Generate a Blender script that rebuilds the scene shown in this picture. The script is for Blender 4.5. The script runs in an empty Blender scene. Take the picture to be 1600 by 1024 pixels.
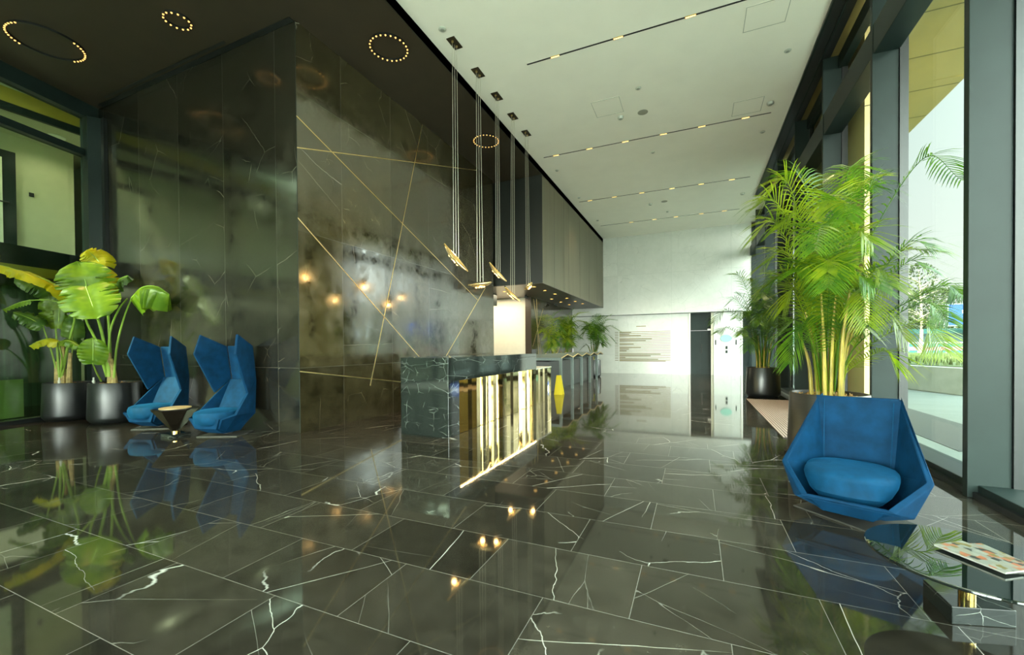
import bpy, bmesh, math, random
from mathutils import Vector, Matrix, noise
random.seed(7)
C = bpy.context.scene.collection
S = bpy.context.scene

# ------------------------------------------------------------------ camera
cam_d = bpy.data.cameras.new('camera'); cam = bpy.data.objects.new('camera', cam_d); C.objects.link(cam)
cam_d.sensor_fit = 'HORIZONTAL'; cam_d.sensor_width = 36.0
cam_d.lens = 653.965 / 1600 * 36.0
cam_d.shift_y = (549.05 - 512) / 1600
cam_d.clip_start = 0.05; cam_d.clip_end = 500
yaw, pitch, roll = (math.radians(a) for a in (23.652, -0.6188, 0.4283))
_r = Vector((math.cos(yaw), math.sin(yaw), 0)); _f = Vector((-math.sin(yaw), math.cos(yaw), 0)); _d = Vector((0, 0, -1))
fw = _f * math.cos(pitch) - _d * math.sin(pitch); dn = _d * math.cos(pitch) + _f * math.sin(pitch)
rt = _r * math.cos(roll) + dn * math.sin(roll); dn2 = dn * math.cos(roll) - _r * math.sin(roll)
cam.matrix_world = Matrix(((rt.x, -dn2.x, -fw.x, 0), (rt.y, -dn2.y, -fw.y, 0), (rt.z, -dn2.z, -fw.z, 1.2), (0, 0, 0, 1)))
S.camera = cam

# ------------------------------------------------------------------ world, sun, exposure
EXPOSURE = 1.75
SKY, GLOW, FILL_LOBE, SUN = .33, 12.5, 9.0, 7.0
S.view_settings.view_transform = 'Standard'; S.view_settings.look = 'None'
S.view_settings.exposure = EXPOSURE; S.view_settings.gamma = 1.0; S.view_settings.use_curve_mapping = False
S.cycles.use_denoising = True
S.cycles.max_bounces = 10; S.cycles.diffuse_bounces = 5; S.cycles.glossy_bounces = 6
S.cycles.transparent_max_bounces = 16; S.cycles.transmission_bounces = 6
S.cycles.sample_clamp_indirect = 6.0
w = bpy.data.worlds.new('sky'); S.world = w; w.use_nodes = True
nt = w.node_tree; nt.nodes.clear()
def wn(t, **k):
    n = nt.nodes.new(t)
    for a, b in k.items(): setattr(n, a, b)
    return n
out = wn('ShaderNodeOutputWorld'); bg = wn('ShaderNodeBackground'); tc = wn('ShaderNodeTexCoord')
sep = wn('ShaderNodeSeparateXYZ'); nt.links.new(tc.outputs['Generated'], sep.inputs[0])
ramp = wn('ShaderNodeValToRGB'); nt.links.new(sep.outputs['Z'], ramp.inputs[0])
ramp.color_ramp.elements[0].position = 0.0; ramp.color_ramp.elements[0].color = (1.0, .98, .92, 1)
ramp.color_ramp.elements[1].position = 0.55; ramp.color_ramp.elements[1].color = (.66, .83, .82, 1)
# hazy glow around the sun, high in the south-west behind the camera
dot = wn('ShaderNodeVectorMath', operation='DOT_PRODUCT'); nt.links.new(tc.outputs['Generated'], dot.inputs[0])
sd = Vector((-0.22, -0.84, 0.50)).normalized(); dot.inputs[1].default_value = sd
mx = wn('ShaderNodeMapRange'); nt.links.new(dot.outputs['Value'], mx.inputs[0])
mx.inputs[1].default_value = 0.0; mx.inputs[2].default_value = 1.0; mx.inputs[3].default_value = 0.0; mx.inputs[4].default_value = 1.0
pw = wn('ShaderNodeMath', operation='POWER'); nt.links.new(mx.outputs[0], pw.inputs[0]); pw.inputs[1].default_value = 1.6
ml = wn('ShaderNodeMath', operation='MULTIPLY_ADD'); nt.links.new(pw.outputs[0], ml.inputs[0]); ml.inputs[1].default_value = GLOW; ml.inputs[2].default_value = SKY
# added bright lobe low in the unseen east-north-east sky, for the core's reflections
d2 = wn('ShaderNodeVectorMath', operation='DOT_PRODUCT'); nt.links.new(tc.outputs['Generated'], d2.inputs[0])
d2.inputs[1].default_value = Vector((math.sin(math.radians(66)), math.cos(math.radians(66)), .38)).normalized()
m2 = wn('ShaderNodeMath', operation='MAXIMUM'); nt.links.new(d2.outputs['Value'], m2.inputs[0]); m2.inputs[1].default_value = 0
p2 = wn('ShaderNodeMath', operation='POWER'); nt.links.new(m2.outputs[0], p2.inputs[0]); p2.inputs[1].default_value = 20
a2 = wn('ShaderNodeMath', operation='MULTIPLY_ADD'); nt.links.new(p2.outputs[0], a2.inputs[0]); a2.inputs[1].default_value = FILL_LOBE; nt.links.new(ml.outputs[0], a2.inputs[2])
nt.links.new(ramp.outputs[0], bg.inputs['Color']); nt.links.new(a2.outputs[0], bg.inputs['Strength'])
nt.links.new(bg.outputs[0], out.inputs[0])
sun_d = bpy.data.lights.new('sun', 'SUN'); sun_d.energy = SUN; sun_d.angle = math.radians(6); sun_d.color = (1, .93, .8)
sun = bpy.data.objects.new('sun', sun_d); C.objects.link(sun)
sun.rotation_euler = sd.to_track_quat('Z', 'Y').to_euler()

# ------------------------------------------------------------------ materials
def srgb(*c):
    return tuple(((x / 255) / 12.92 if x / 255 <= .04045 else ((x / 255 + .055) / 1.055) ** 2.4) for x in c) + (1,)
def new_mat(name):
    m = bpy.data.materials.new(name); m.use_nodes = True
    return m, m.node_tree, m.node_tree.nodes['Principled BSDF']
def N(t, kind, **k):
    n = t.nodes.new(kind)
    for a, b in k.items(): setattr(n, a, b)
    return n
def L(t, a, b): t.links.new(a, b)
def M_(t, op, a, b=None, c=None):
    n = N(t, 'ShaderNodeMath', operation=op)
    for i, v in enumerate((a, b, c)):
        if v is None: continue
        if isinstance(v, (int, float)): n.inputs[i].default_value = v
        else: L(t, v, n.inputs[i])
    return n.outputs[0]
def simple(name, col, rough=.5, metal=0, spec=.5, var=.0, vscale=8, bump=0, emit=None, es=0, stretch=None, sheen=0, trans=0):
    m, t, b = new_mat(name)
    b.inputs['Base Color'].default_value = col; b.inputs['Roughness'].default_value = rough
    b.inputs['Metallic'].default_value = metal; b.inputs['Specular IOR Level'].default_value = spec
    if sheen: b.inputs['Sheen Weight'].default_value = sheen; b.inputs['Sheen Roughness'].default_value = .4; b.inputs['Sheen Tint'].default_value = tuple(min(1, x * 4 + .01) for x in col[:3]) + (1,)
    if var or bump:
        g = N(t, 'ShaderNodeNewGeometry'); mp = N(t, 'ShaderNodeMapping'); L(t, g.outputs['Position'], mp.inputs[0])
        if stretch: mp.inputs['Scale'].default_value = stretch
        no = N(t, 'ShaderNodeTexNoise'); no.inputs['Scale'].default_value = vscale; no.inputs['Detail'].default_value = 5; L(t, mp.outputs[0], no.inputs['Vector'])
        if var:
            h = N(t, 'ShaderNodeHueSaturation'); h.inputs['Color'].default_value = col
            mr = N(t, 'ShaderNodeMapRange'); L(t, no.outputs[0], mr.inputs[0]); mr.inputs[1].default_value = .3; mr.inputs[2].default_value = .7
            mr.inputs[3].default_value = 1 - var; mr.inputs[4].default_value = 1 + var; L(t, mr.outputs[0], h.inputs['Value']); L(t, h.outputs[0], b.inputs['Base Color'])
        if bump:
            bp = N(t, 'ShaderNodeBump'); bp.inputs['Strength'].default_value = bump; bp.inputs['Distance'].default_value = .01; L(t, no.outputs[0], bp.inputs['Height']); L(t, bp.outputs[0], b.inputs['Normal'])
    if emit: b.inputs['Emission Color'].default_value = emit; b.inputs['Emission Strength'].default_value = es
    return m
def leaf_mat(name, c1, c2, rough=.4, tr=.4):
    m, t, b = new_mat(name)
    g = N(t, 'ShaderNodeNewGeometry'); no = N(t, 'ShaderNodeTexNoise'); no.inputs['Scale'].default_value = 5; L(t, g.outputs['Position'], no.inputs['Vector'])
    cr = N(t, 'ShaderNodeValToRGB'); cr.color_ramp.elements[0].position = .35; cr.color_ramp.elements[0].color = c1; cr.color_ramp.elements[1].position = .65; cr.color_ramp.elements[1].color = c2
    L(t, no.outputs[0], cr.inputs[0]); L(t, cr.outputs[0], b.inputs['Base Color']); b.inputs['Roughness'].default_value = rough
    tl = N(t, 'ShaderNodeBsdfTranslucent'); hs = N(t, 'ShaderNodeHueSaturation'); hs.inputs['Value'].default_value = 1.5; L(t, cr.outputs[0], hs.inputs['Color']); L(t, hs.outputs[0], tl.inputs[0])
    mix = N(t, 'ShaderNodeMixShader'); mix.inputs[0].default_value = tr; L(t, b.outputs[0], mix.inputs[1]); L(t, tl.outputs[0], mix.inputs[2])
    L(t, mix.outputs[0], t.nodes['Material Output'].inputs[0]); return m
def glass_mat(name, tint, refl=1.0, rough=0.0):
    m, t, b = new_mat(name); t.nodes.remove(b)
    tr = N(t, 'ShaderNodeBsdfTransparent'); tr.inputs[0].default_value = tint
    gl = N(t, 'ShaderNodeBsdfGlossy'); gl.inputs['Roughness'].default_value = rough
    lw = N(t, 'ShaderNodeLayerWeight'); lw.inputs['Blend'].default_value = .5
    fr = M_(t, 'MULTIPLY', M_(t, 'MULTIPLY_ADD', M_(t, 'POWER', lw.outputs['Facing'], 5.0), .9, .045), refl)
    mix = N(t, 'ShaderNodeMixShader'); L(t, M_(t, 'MINIMUM', fr, 1.0), mix.inputs[0]); L(t, tr.outputs[0], mix.inputs[1]); L(t, gl.outputs[0], mix.inputs[2])
    L(t, mix.outputs[0], t.nodes['Material Output'].inputs[0]); return m
def veins(t, vec, scale, warp, width, wscale=1.2, mask_lo=.45, mask_hi=.6):
    """thin crack-like veins: distance to the edges of warped cells, broken up by a noise mask"""
    no = N(t, 'ShaderNodeTexNoise'); no.inputs['Scale'].default_value = wscale; no.inputs['Detail'].default_value = 4; L(t, vec, no.inputs['Vector'])
    sub = N(t, 'ShaderNodeVectorMath', operation='SUBTRACT'); L(t, no.outputs['Color'], sub.inputs[0]); sub.inputs[1].default_value = (.5, .5, .5)
    sc = N(t, 'ShaderNodeVectorMath', operation='SCALE'); L(t, sub.outputs[0], sc.inputs[0]); sc.inputs['Scale'].default_value = warp
    ad = N(t, 'ShaderNodeVectorMath', operation='ADD'); L(t, vec, ad.inputs[0]); L(t, sc.outputs[0], ad.inputs[1])
    vo = N(t, 'ShaderNodeTexVoronoi', feature='DISTANCE_TO_EDGE'); vo.inputs['Scale'].default_value = scale; L(t, ad.outputs[0], vo.inputs['Vector'])
    mr = N(t, 'ShaderNodeMapRange', interpolation_type='SMOOTHSTEP'); L(t, vo.outputs['Distance'], mr.inputs[0]); mr.inputs[1].default_value = 0; mr.inputs[2].default_value = width; mr.inputs[3].default_value = 1; mr.inputs[4].default_value = 0
    n2 = N(t, 'ShaderNodeTexNoise'); n2.inputs['Scale'].default_value = scale * .9; n2.inputs['Detail'].default_value = 2; L(t, vec, n2.inputs['Vector'])
    m2 = N(t, 'ShaderNodeMapRange'); L(t, n2.outputs[0], m2.inputs[0]); m2.inputs[1].default_value = mask_lo; m2.inputs[2].default_value = mask_hi
    return M_(t, 'MULTIPLY', mr.outputs[0], m2.outputs[0])
def scaled(t, vec, s, rot=(0, 0, 0)):
    mp = N(t, 'ShaderNodeMapping'); mp.inputs['Scale'].default_value = s; mp.inputs['Rotation'].default_value = rot; L(t, vec, mp.inputs[0]); return mp.outputs[0]
def mixc(t, fac, a, b):
    n = N(t, 'ShaderNodeMix', data_type='RGBA'); L(t, fac, n.inputs[0])
    for s, v in ((6, a), (7, b)):
        if isinstance(v, tuple): n.inputs[s].default_value = v
        else: L(t, v, n.inputs[s])
    return n.outputs[2]
def marble(name, base, base2, vein, rough, vs, tile=None, ior=1.5, panel=None, dens=1.0, bumpy=0, seamc=None, seamw=.0022, vlo=.52, tvar=(.65, 1.5), cs=3):
    """tile = (x0, y0, tile_x, tile_y, stagger) on the floor; panel = (axis, offset, width, z_seam) on upright cladding"""
    m, t, b = new_mat(name)
    g = N(t, 'ShaderNodeNewGeometry'); pos = g.outputs['Position']; vec = pos; seam = None; rnd = None
    if tile or panel:
        sp = N(t, 'ShaderNodeSeparateXYZ'); L(t, pos, sp.inputs[0])
        if tile:
            x0, y0, tx, ty, stg = tile
            rf = M_(t, 'DIVIDE', M_(t, 'SUBTRACT', sp.outputs['Y'], y0), ty); rn = M_(t, 'FLOOR', rf)
            off = M_(t, 'MULTIPLY', M_(t, 'FLOORED_MODULO', rn, 2.0), stg)
            cf = M_(t, 'DIVIDE', M_(t, 'SUBTRACT', M_(t, 'SUBTRACT', sp.outputs['X'], x0), off), tx); cn = M_(t, 'FLOOR', cf)
            su, sv = tx, ty
        else:
            ax, o, wd, hs, h0 = panel
            cf = M_(t, 'DIVIDE', M_(t, 'SUBTRACT', sp.outputs[ax], o), wd); cn = M_(t, 'FLOOR', cf)
            rf = M_(t, 'DIVIDE', M_(t, 'SUBTRACT', sp.outputs['Z'], h0), hs); rn = M_(t, 'FLOOR', rf); su, sv = wd, hs
        eu = M_(t, 'MULTIPLY', M_(t, 'SUBTRACT', .5, M_(t, 'ABSOLUTE', M_(t, 'SUBTRACT', M_(t, 'FRACT', cf), .5))), su)
        ev = M_(t, 'MULTIPLY', M_(t, 'SUBTRACT', .5, M_(t, 'ABSOLUTE', M_(t, 'SUBTRACT', M_(t, 'FRACT', rf), .5))), sv)
        seam = M_(t, 'LESS_THAN', M_(t, 'MINIMUM', eu, ev), seamw)
        cb = N(t, 'ShaderNodeCombineXYZ'); L(t, cn, cb.inputs[0]); L(t, rn, cb.inputs[1])
        wnz = N(t, 'ShaderNodeTexWhiteNoise', noise_dimensions='3D'); L(t, cb.outputs[0], wnz.inputs['Vector']); rnd = wnz.outputs['Value']
        sc = N(t, 'ShaderNodeVectorMath', operation='SCALE'); L(t, wnz.outputs['Color'], sc.inputs[0]); sc.inputs['Scale'].default_value = 60
        ad = N(t, 'ShaderNodeVectorMath', operation='ADD'); L(t, pos, ad.inputs[0]); L(t, sc.outputs[0], ad.inputs[1]); vec = ad.outputs[0]
    cl = N(t, 'ShaderNodeTexNoise'); cl.inputs['Scale'].default_value = cs * vs; cl.inputs['Detail'].default_value = 10; cl.inputs['Roughness'].default_value = .8; L(t, vec, cl.inputs['Vector'])
    cm = N(t, 'ShaderNodeMapRange'); L(t, cl.outputs[0], cm.inputs[0]); cm.inputs[1].default_value = .30; cm.inputs[2].default_value = .74
    col = mixc(t, cm.outputs[0], base, base2)
    if rnd is not None:
        h = N(t, 'ShaderNodeHueSaturation'); L(t, col, h.inputs['Color']); mr = N(t, 'ShaderNodeMapRange'); L(t, rnd, mr.inputs[0]); mr.inputs[3].default_value = tvar[0]; mr.inputs[4].default_value = tvar[1]; L(t, mr.outputs[0], h.inputs['Value']); col = h.outputs[0]
    vr = N(t, 'ShaderNodeVectorRotate', rotation_type='AXIS_ANGLE'); L(t, vec, vr.inputs['Vector']); vr.inputs['Axis'].default_value = (0, 0, 1) if not panel else (1, 1, 0)
    if rnd is not None: L(t, M_(t, 'MULTIPLY_ADD', rnd, 1.9, -.2), vr.inputs['Angle'])
    rv = vr.outputs[0]
    v1 = veins(t, scaled(t, rv, (1, .20, 1)), 2.0 * vs, .07, .0044 * dens, 4.0, vlo, vlo + .10)
    v2 = veins(t, scaled(t, rv, (.7, 1, 1), (0, 0, .6)), .9 * vs, .08, .0024 * dens, 7.0, vlo + .03, vlo + .13)
    v3 = veins(t, scaled(t, rv, (.16, 1, 1), (0, .3, math.radians(-24))), 3.6 * vs, .10, .0070 * dens, 5, vlo + .04, vlo + .20)
    vv = M_(t, 'MINIMUM', M_(t, 'ADD', M_(t, 'ADD', v1, v2), M_(t, 'MULTIPLY', v3, .55)), 1.0)
    col = mixc(t, vv, col, vein)
    if seam is not None: col = mixc(t, seam, col, seamc or vein)
    L(t, col, b.inputs['Base Color']); b.inputs['IOR'].default_value = ior
    if isinstance(rough, tuple):
        rr = N(t, 'ShaderNodeMapRange'); L(t, cl.outputs[0], rr.inputs[0]); rr.inputs[1].default_value = .35; rr.inputs[2].default_value = .7; rr.inputs[3].default_value = rough[0]; rr.inputs[4].default_value = rough[1]; L(t, rr.outputs[0], b.inputs['Roughness'])
    else: b.inputs['Roughness'].default_value = rough
    return m
MT = {}
MT['floor'] = marble('polished_black_marble', (.012, .010, .007, 1), (.052, .045, .033, 1), (.62, .60, .54, 1), .045, 1.0, tile=(-.27, .893, .8, .491, .4), ior=1.82, seamc=(.20, .19, .17, 1), seamw=.0016, vlo=.505, cs=7)
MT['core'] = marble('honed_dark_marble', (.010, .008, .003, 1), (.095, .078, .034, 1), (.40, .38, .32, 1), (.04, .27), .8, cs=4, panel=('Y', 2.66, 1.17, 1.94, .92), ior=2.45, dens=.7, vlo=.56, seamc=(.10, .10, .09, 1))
MT['core_shaded'] = marble('honed_dark_marble_shaded', (.006, .006, .004, 1), (.040, .036, .024, 1), (.40, .38, .32, 1), (.06, .28), .8, cs=4, panel=('X', -5.53, 1.17, 5.2, .92), ior=1.95, dens=.7, vlo=.56, seamc=(.10, .10, .09, 1))  # same marble as the core; shade on this face put into a darker colour
MT['counter'] = marble('polished_green_black_marble', (.007, .009, .008, 1), (.020, .026, .022, 1), (.62, .68, .63, 1), .06, 3.0, ior=1.8, dens=1.2, vlo=.50)
MT['white_marble'] = marble('white_marble', (.60, .62, .57, 1), (.71, .72, .67, 1), (.50, .52, .48, 1), .25, .9, panel=('X', -3.1, 2.2, 1.72, 2.53), dens=2.0, seamc=(.50, .53, .48, 1), seamw=.004, tvar=(.94, 1.04), vlo=.47)
MT['table_marble'] = marble('black_marble_block', (.008, .01, .009, 1), (.02, .024, .021, 1), (.6, .62, .55, 1), .06, 3.2, ior=1.6, dens=1.2)
MT['ceiling'] = simple('white_plaster', (.90, .87, .78, 1), .8, var=.02, vscale=2)
MT['dark_ceiling'] = simple('dark_brown_plaster', (.036, .027, .015, 1), .55, var=.1, vscale=3)
MT['black'] = simple('black_metal', (.010, .012, .012, 1), .4)
MT['frame'] = simple('dark_green_grey_metal', (.012, .021, .019, 1), .45, var=.12, vscale=3, spec=.22)
MT['bulkhead'] = simple('bronze_panel', (.17, .155, .105, 1), .40, metal=.6, var=.10, vscale=2, stretch=(1, 3, .2))
MT['soffit'] = simple('bronze_soffit', (.05, .036, .024, 1), .35, spec=.6)
MT['gold'] = simple('polished_brass', (.86, .60, .20, 1), .10, metal=1)
MT['gold_satin'] = simple('satin_brass', (.80, .58, .24, 1), .3, metal=1)
MT['inlay'] = simple('brass_inlay', (.85, .66, .32, 1), .35, metal=1)
MT['brass_panel'] = simple('mirror_brass', (.86, .70, .38, 1), .05, metal=1)
MT['led_warm'] = simple('warm_led', (1, .6, .2, 1), .5, emit=(1, .50, .13, 1), es=.55)
MT['led_strip'] = simple('warm_led_strip', (1, .7, .3, 1), .5, emit=(1, .62, .25, 1), es=1.3)
MT['led_gold'] = simple('gold_led', (1, .7, .3, 1), .5, emit=(1, .62, .17, 1), es=1.5)
MT['lamp_white'] = simple('white_lamp', (1, .95, .85, 1), .5, emit=(1, .92, .7, 1), es=1.2)
MT['velvet'] = simple('blue_velvet', (.001, .027, .072, 1), .7, var=.28, vscale=9, bump=.25, sheen=.2, spec=.12)
MT['velvet_lit'] = simple('blue_velvet_lit', (.0015, .038, .092, 1), .7, var=.22, vscale=12, bump=.25, sheen=.3, spec=.12)  # same velvet; light on the upward-facing cushions put into a paler blue
MT['plate'] = simple('grey_metal_plate', (.035, .033, .028, 1), .55)
MT['pot'] = simple('black_ceramic', (.007, .008, .008, 1), .32, var=.25, vscale=16, stretch=(.2, .2, 6), spec=.7)
MT['pot_brown'] = simple('dark_bronze_pot', (.020, .016, .011, 1), .38, var=.2, vscale=16, stretch=(.2, .2, 6), spec=.6)
MT['soil'] = simple('bark_chips', (.30, .17, .05, 1), .9, var=.5, vscale=40, bump=.8)
MT['paddle'] = leaf_mat('paddle_leaf', (.09, .19, .008, 1), (.19, .30, .012, 1), .35, .45)
MT['paddle_yellow_lit'] = leaf_mat('yellow_lit_paddle_leaf', (.42, .42, .008, 1), (.56, .50, .012, 1), .4, .5)  # warm lamp light on these leaves is put into the yellow
MT['paddle_dark'] = leaf_mat('dark_paddle_leaf', (.03, .09, .012, 1), (.09, .17, .02, 1), .35, .3)
MT['petiole'] = simple('green_stalk', (.22, .36, .04, 1), .5, var=.25, vscale=6)
MT['sheath'] = simple('tan_stalk', (.36, .27, .10, 1), .7, var=.35, vscale=20)
MT['frond'] = leaf_mat('palm_frond', (.035, .11, .005, 1), (.11, .22, .008, 1), .35, .45)
MT['frond_dark'] = leaf_mat('dark_palm_frond', (.022, .075, .006, 1), (.06, .14, .01, 1), .35, .4)
MT['frond_yellow'] = leaf_mat('golden_palm_frond', (.11, .19, .007, 1), (.25, .31, .012, 1), .35, .5)
MT['cane'] = simple('golden_cane', (.32, .24, .03, 1), .45, var=.4, vscale=14, stretch=(1, 1, .4))
MT['glass_right'] = glass_mat('clear_glass', (.93, .985, .95, 1), .3)
MT['glass_left'] = glass_mat('tinted_glass', (.74, .84, .70, 1), 1.2)
MT['table_glass'] = simple('black_glass', (.004, .008, .007, 1), .012, spec=.9); MT['table_glass'].node_tree.nodes['Principled BSDF'].inputs['IOR'].default_value = 2.1
MT['cable'] = simple('steel_cable', (.75, .72, .6, 1), .35, metal=.8)
MT['crystal'] = simple('amber_glass_shade', (.85, .62, .28, 1), .12, metal=.75)
MT['offwhite'] = simple('offwhite_paint', (.66, .66, .52, 1), .7, var=.03)
MT['cream'] = simple('cream_paint', (.78, .74, .60, 1), .7, var=.03)
MT['grey_dev'] = simple('light_grey_plastic', (.50, .52, .46, 1), .5)
MT['panel_line'] = simple('grey_gap', (.36, .37, .32, 1), .7)
MT['yellow_plastic'] = simple('yellow_plastic', (.62, .50, .02, 1), .4)
MT['paper'] = simple('paper', (.3, .3, .27, 1), .55)

MT['gold_wall'] = simple('ochre_panel', (.50, .36, .05, 1), .5)
MT['green_wall'] = simple('dark_green_curtain', (.03, .07, .04, 1), .6, var=.6, vscale=5, stretch=(1, 3, .05))
MT['partition'] = simple('pale_green_board', (.28, .36, .14, 1), .5, var=.1)
MT['paving'] = simple('grey_paving', (.09, .105, .094, 1), .7, var=.12, vscale=1.2, stretch=(.15, 2, 1))
MT['paving_pale'] = simple('pale_paving', (.12, .142, .124, 1), .6, var=.05)
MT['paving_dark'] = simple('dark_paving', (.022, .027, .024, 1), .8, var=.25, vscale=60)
MT['canopy'] = simple('ochre_cladding', (.27, .215, .065, 1), .5, var=.06, vscale=2)
MT['canopy_line'] = simple('cladding_joint', (.10, .09, .03, 1), .7)
MT['stone'] = simple('pale_stone', (.24, .26, .23, 1), .7, var=.1, vscale=4)
MT['grass'] = simple('grass', (.045, .065, .010, 1), .8, var=.4, vscale=.8)
MT['rail'] = simple('grey_rail', (.07, .085, .08, 1), .5)
MT['rail_pale'] = simple('pale_lettering', (.6, .65, .62, 1), .5)
MT['sign_navy'] = simple('navy_board', (.02, .03, .06, 1), .4)
MT['teal'] = simple('teal_paint', (.015, .07, .065, 1), .6, spec=.2)
MT['pink'] = simple('pink_paint', (.30, .05, .10, 1), .6)
MT['car_glass'] = simple('dark_vehicle_glass', (.02, .035, .033, 1), .6, spec=.1)
MT['blue_screen'] = simple('blue_screen', (.01, .03, .16, 1), .6, spec=.1, emit=(.03, .10, .60, 1), es=.25)
MT['white_screen'] = simple('white_screen', (.8, .8, .8, 1), .4, emit=(1, 1, 1, 1), es=.22)
MT['bark'] = simple('bark', (.16, .14, .09, 1), .9, var=.3)
MT['tree_leaf'] = leaf_mat('tree_leaf', (.010, .018, .004, 1), (.024, .033, .008, 1), .8, .2); MT['tree_leaf'].node_tree.nodes['Principled BSDF'].inputs['Specular IOR Level'].default_value = .1
MT['mat_dark'] = simple('mat_backing', (.05, .04, .035, 1), .9)
MT['mat_pink'] = simple('mat_rib', (.38, .30, .26, 1), .8, var=.1, vscale=30)
MT['console_grey'] = simple('grey_console_paint', (.12, .155, .145, 1), .4)
MT['bronze_plate'] = simple('bronze_ceiling_plate', (.05, .038, .02, 1), .35, metal=.5)
MT['frame_light'] = simple('vent_grey', (.28, .30, .26, 1), .6)
MT['speaker_grey'] = simple('speaker_grille', (.30, .30, .25, 1), .8)
MT['inlay_wall'] = simple('gold_bar', (.26, .20, .065, 1), .5, metal=.1)
MT['inlay_dark'] = simple('dark_gold_bar', (.14, .11, .04, 1), .5)
MT['turquoise'] = simple('turquoise_glass', (.30, .60, .50, 1), .2)
RING = (140, 90, 200, 120); TRACK = 60; SOFF = 3; PASS = 34
MT['bounce_floor'] = simple('pale_bounce_floor', (.78, .76, .66, 1), .5)  # for the unseen bounce floor behind the camera
MT['tan'] = simple('tan_highlight', (.50, .34, .16, 1), .4)  # stands for warm light reflected on the funnel table
MT['vestibule'] = simple('lit_ochre_cladding', (.62, .46, .19, 1), .5, var=.04, vscale=2)  # paler than the canopy; an uplight glow is put into the colour
MT['funnel'] = simple('black_lacquer', (.008, .006, .004, 1), .12)
MT['dark_panel'] = simple('near_black_panel', (.012, .014, .011, 1), .4)
MT['office_paint'] = simple('office_paint', (.56, .52, .36, 1), .7, var=.03)
MT['far_facade'] = simple('far_facade', (.05, .055, .047, 1), .7)
MT['van_white'] = simple('vehicle_white', (.13, .14, .13, 1), .6, spec=.2)

# ------------------------------------------------------------------ mesh helpers
def adopt(o, parent, local=False):
    o.parent = parent
    if parent.type == 'EMPTY' and not local: o.matrix_parent_inverse = Matrix.LocRotScale(parent.location, parent.rotation_euler, None).inverted()
class MB:
    def __init__(s): s.v = []; s.f = []; s.smooth = False
    def add(s, vs, fs):
        o = len(s.v); s.v += [tuple(v) for v in vs]; s.f += [tuple(i + o for i in f) for f in fs]; return s
    def box(s, x0, y0, z0, x1, y1, z1):
        x0, x1 = sorted((x0, x1)); y0, y1 = sorted((y0, y1)); z0, z1 = sorted((z0, z1))
        return s.add([(x0, y0, z0), (x1, y0, z0), (x1, y1, z0), (x0, y1, z0), (x0, y0, z1), (x1, y0, z1), (x1, y1, z1), (x0, y1, z1)],
                     [(3, 2, 1, 0), (4, 5, 6, 7), (0, 1, 5, 4), (1, 2, 6, 5), (2, 3, 7, 6), (3, 0, 4, 7)])
    def prism(s, poly, z0, z1):
        n = len(poly)
        return s.add([(x, y, z0) for x, y in poly] + [(x, y, z1) for x, y in poly],
                     [tuple(range(n - 1, -1, -1)), tuple(range(n, 2 * n))] + [(i, (i + 1) % n, n + (i + 1) % n, n + i) for i in range(n)])
    def slab(s, pts, off):
        """a polygon in space thickened by the vector off"""
        n = len(pts); a = [Vector(p) for p in pts]; b = [p + Vector(off) for p in a]
        return s.add(a + b, [tuple(range(n - 1, -1, -1)), tuple(range(n, 2 * n))] + [(i, (i + 1) % n, n + (i + 1) % n, n + i) for i in range(n)])
    def tube(s, pts, r, n=8, cap=True):
        pts = [Vector(p) for p in pts]; rs = r if isinstance(r, (list, tuple)) else [r] * len(pts)
        t0 = (pts[1] - pts[0]).normalized(); u = t0.orthogonal().normalized(); vs = []
        for i, p in enumerate(pts):
            t = (pts[min(i + 1, len(pts) - 1)] - pts[max(i - 1, 0)]).normalized()
            u = (u - t * u.dot(t)); u = u.normalized() if u.length > 1e-6 else t.orthogonal().normalized(); w_ = t.cross(u)
            vs += [p + (u * math.cos(2 * math.pi * k / n) + w_ * math.sin(2 * math.pi * k / n)) * rs[i] for k in range(n)]
        fs = [(i * n + k, i * n + (k + 1) % n, (i + 1) * n + (k + 1) % n, (i + 1) * n + k) for i in range(len(pts) - 1) for k in range(n)]
        if cap: fs += [tuple(range(n - 1, -1, -1)), tuple(range((len(pts) - 1) * n, len(pts) * n))]
        s.smooth = True; return s.add(vs, fs)
    def lathe(s, prof, n=40, c=(0, 0, 0), cap=True):
        vs = [(c[0] + r * math.cos(2 * math.pi * k / n), c[1] + r * math.sin(2 * math.pi * k / n), c[2] + z) for r, z in prof for k in range(n)]
        fs = [(i * n + k, i * n + (k + 1) % n, (i + 1) * n + (k + 1) % n, (i + 1) * n + k) for i in range(len(prof) - 1) for k in range(n)]
        if cap: fs += [tuple(range(n - 1, -1, -1)), tuple(range((len(prof) - 1) * n, len(prof) * n))]
        s.smooth = True; return s.add(vs, fs)
    def build(s, name, m, parent=None, local=False, bevel=0, smooth=None, solid=0, sub=0, seg=2):
        me = bpy.data.meshes.new(name); me.from_pydata(s.v, [], s.f); me.update()
        o = bpy.data.objects.new(name, me); C.objects.link(o)
        me.materials.append(MT[m] if isinstance(m, str) else m)
        if s.smooth if smooth is None else smooth:
            for p in me.polygons: p.use_smooth = True
            if hasattr(me, 'set_sharp_from_angle'): me.set_sharp_from_angle(angle=math.radians(40))
        if parent: adopt(o, parent, local)
        if solid: md = o.modifiers.new('solid', 'SOLIDIFY'); md.thickness = solid; md.offset = -1
        if sub: md = o.modifiers.new('sub', 'SUBSURF'); md.levels = sub; md.render_levels = sub
        if bevel: md = o.modifiers.new('bevel', 'BEVEL'); md.width = bevel; md.segments = seg; md.limit_method = 'ANGLE'
        return o
def tag(o, label, cat, group=None, kind=None):
    o['label'] = label; o['category'] = cat
    if group: o['group'] = group
    if kind: o['kind'] = kind
    return o
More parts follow.
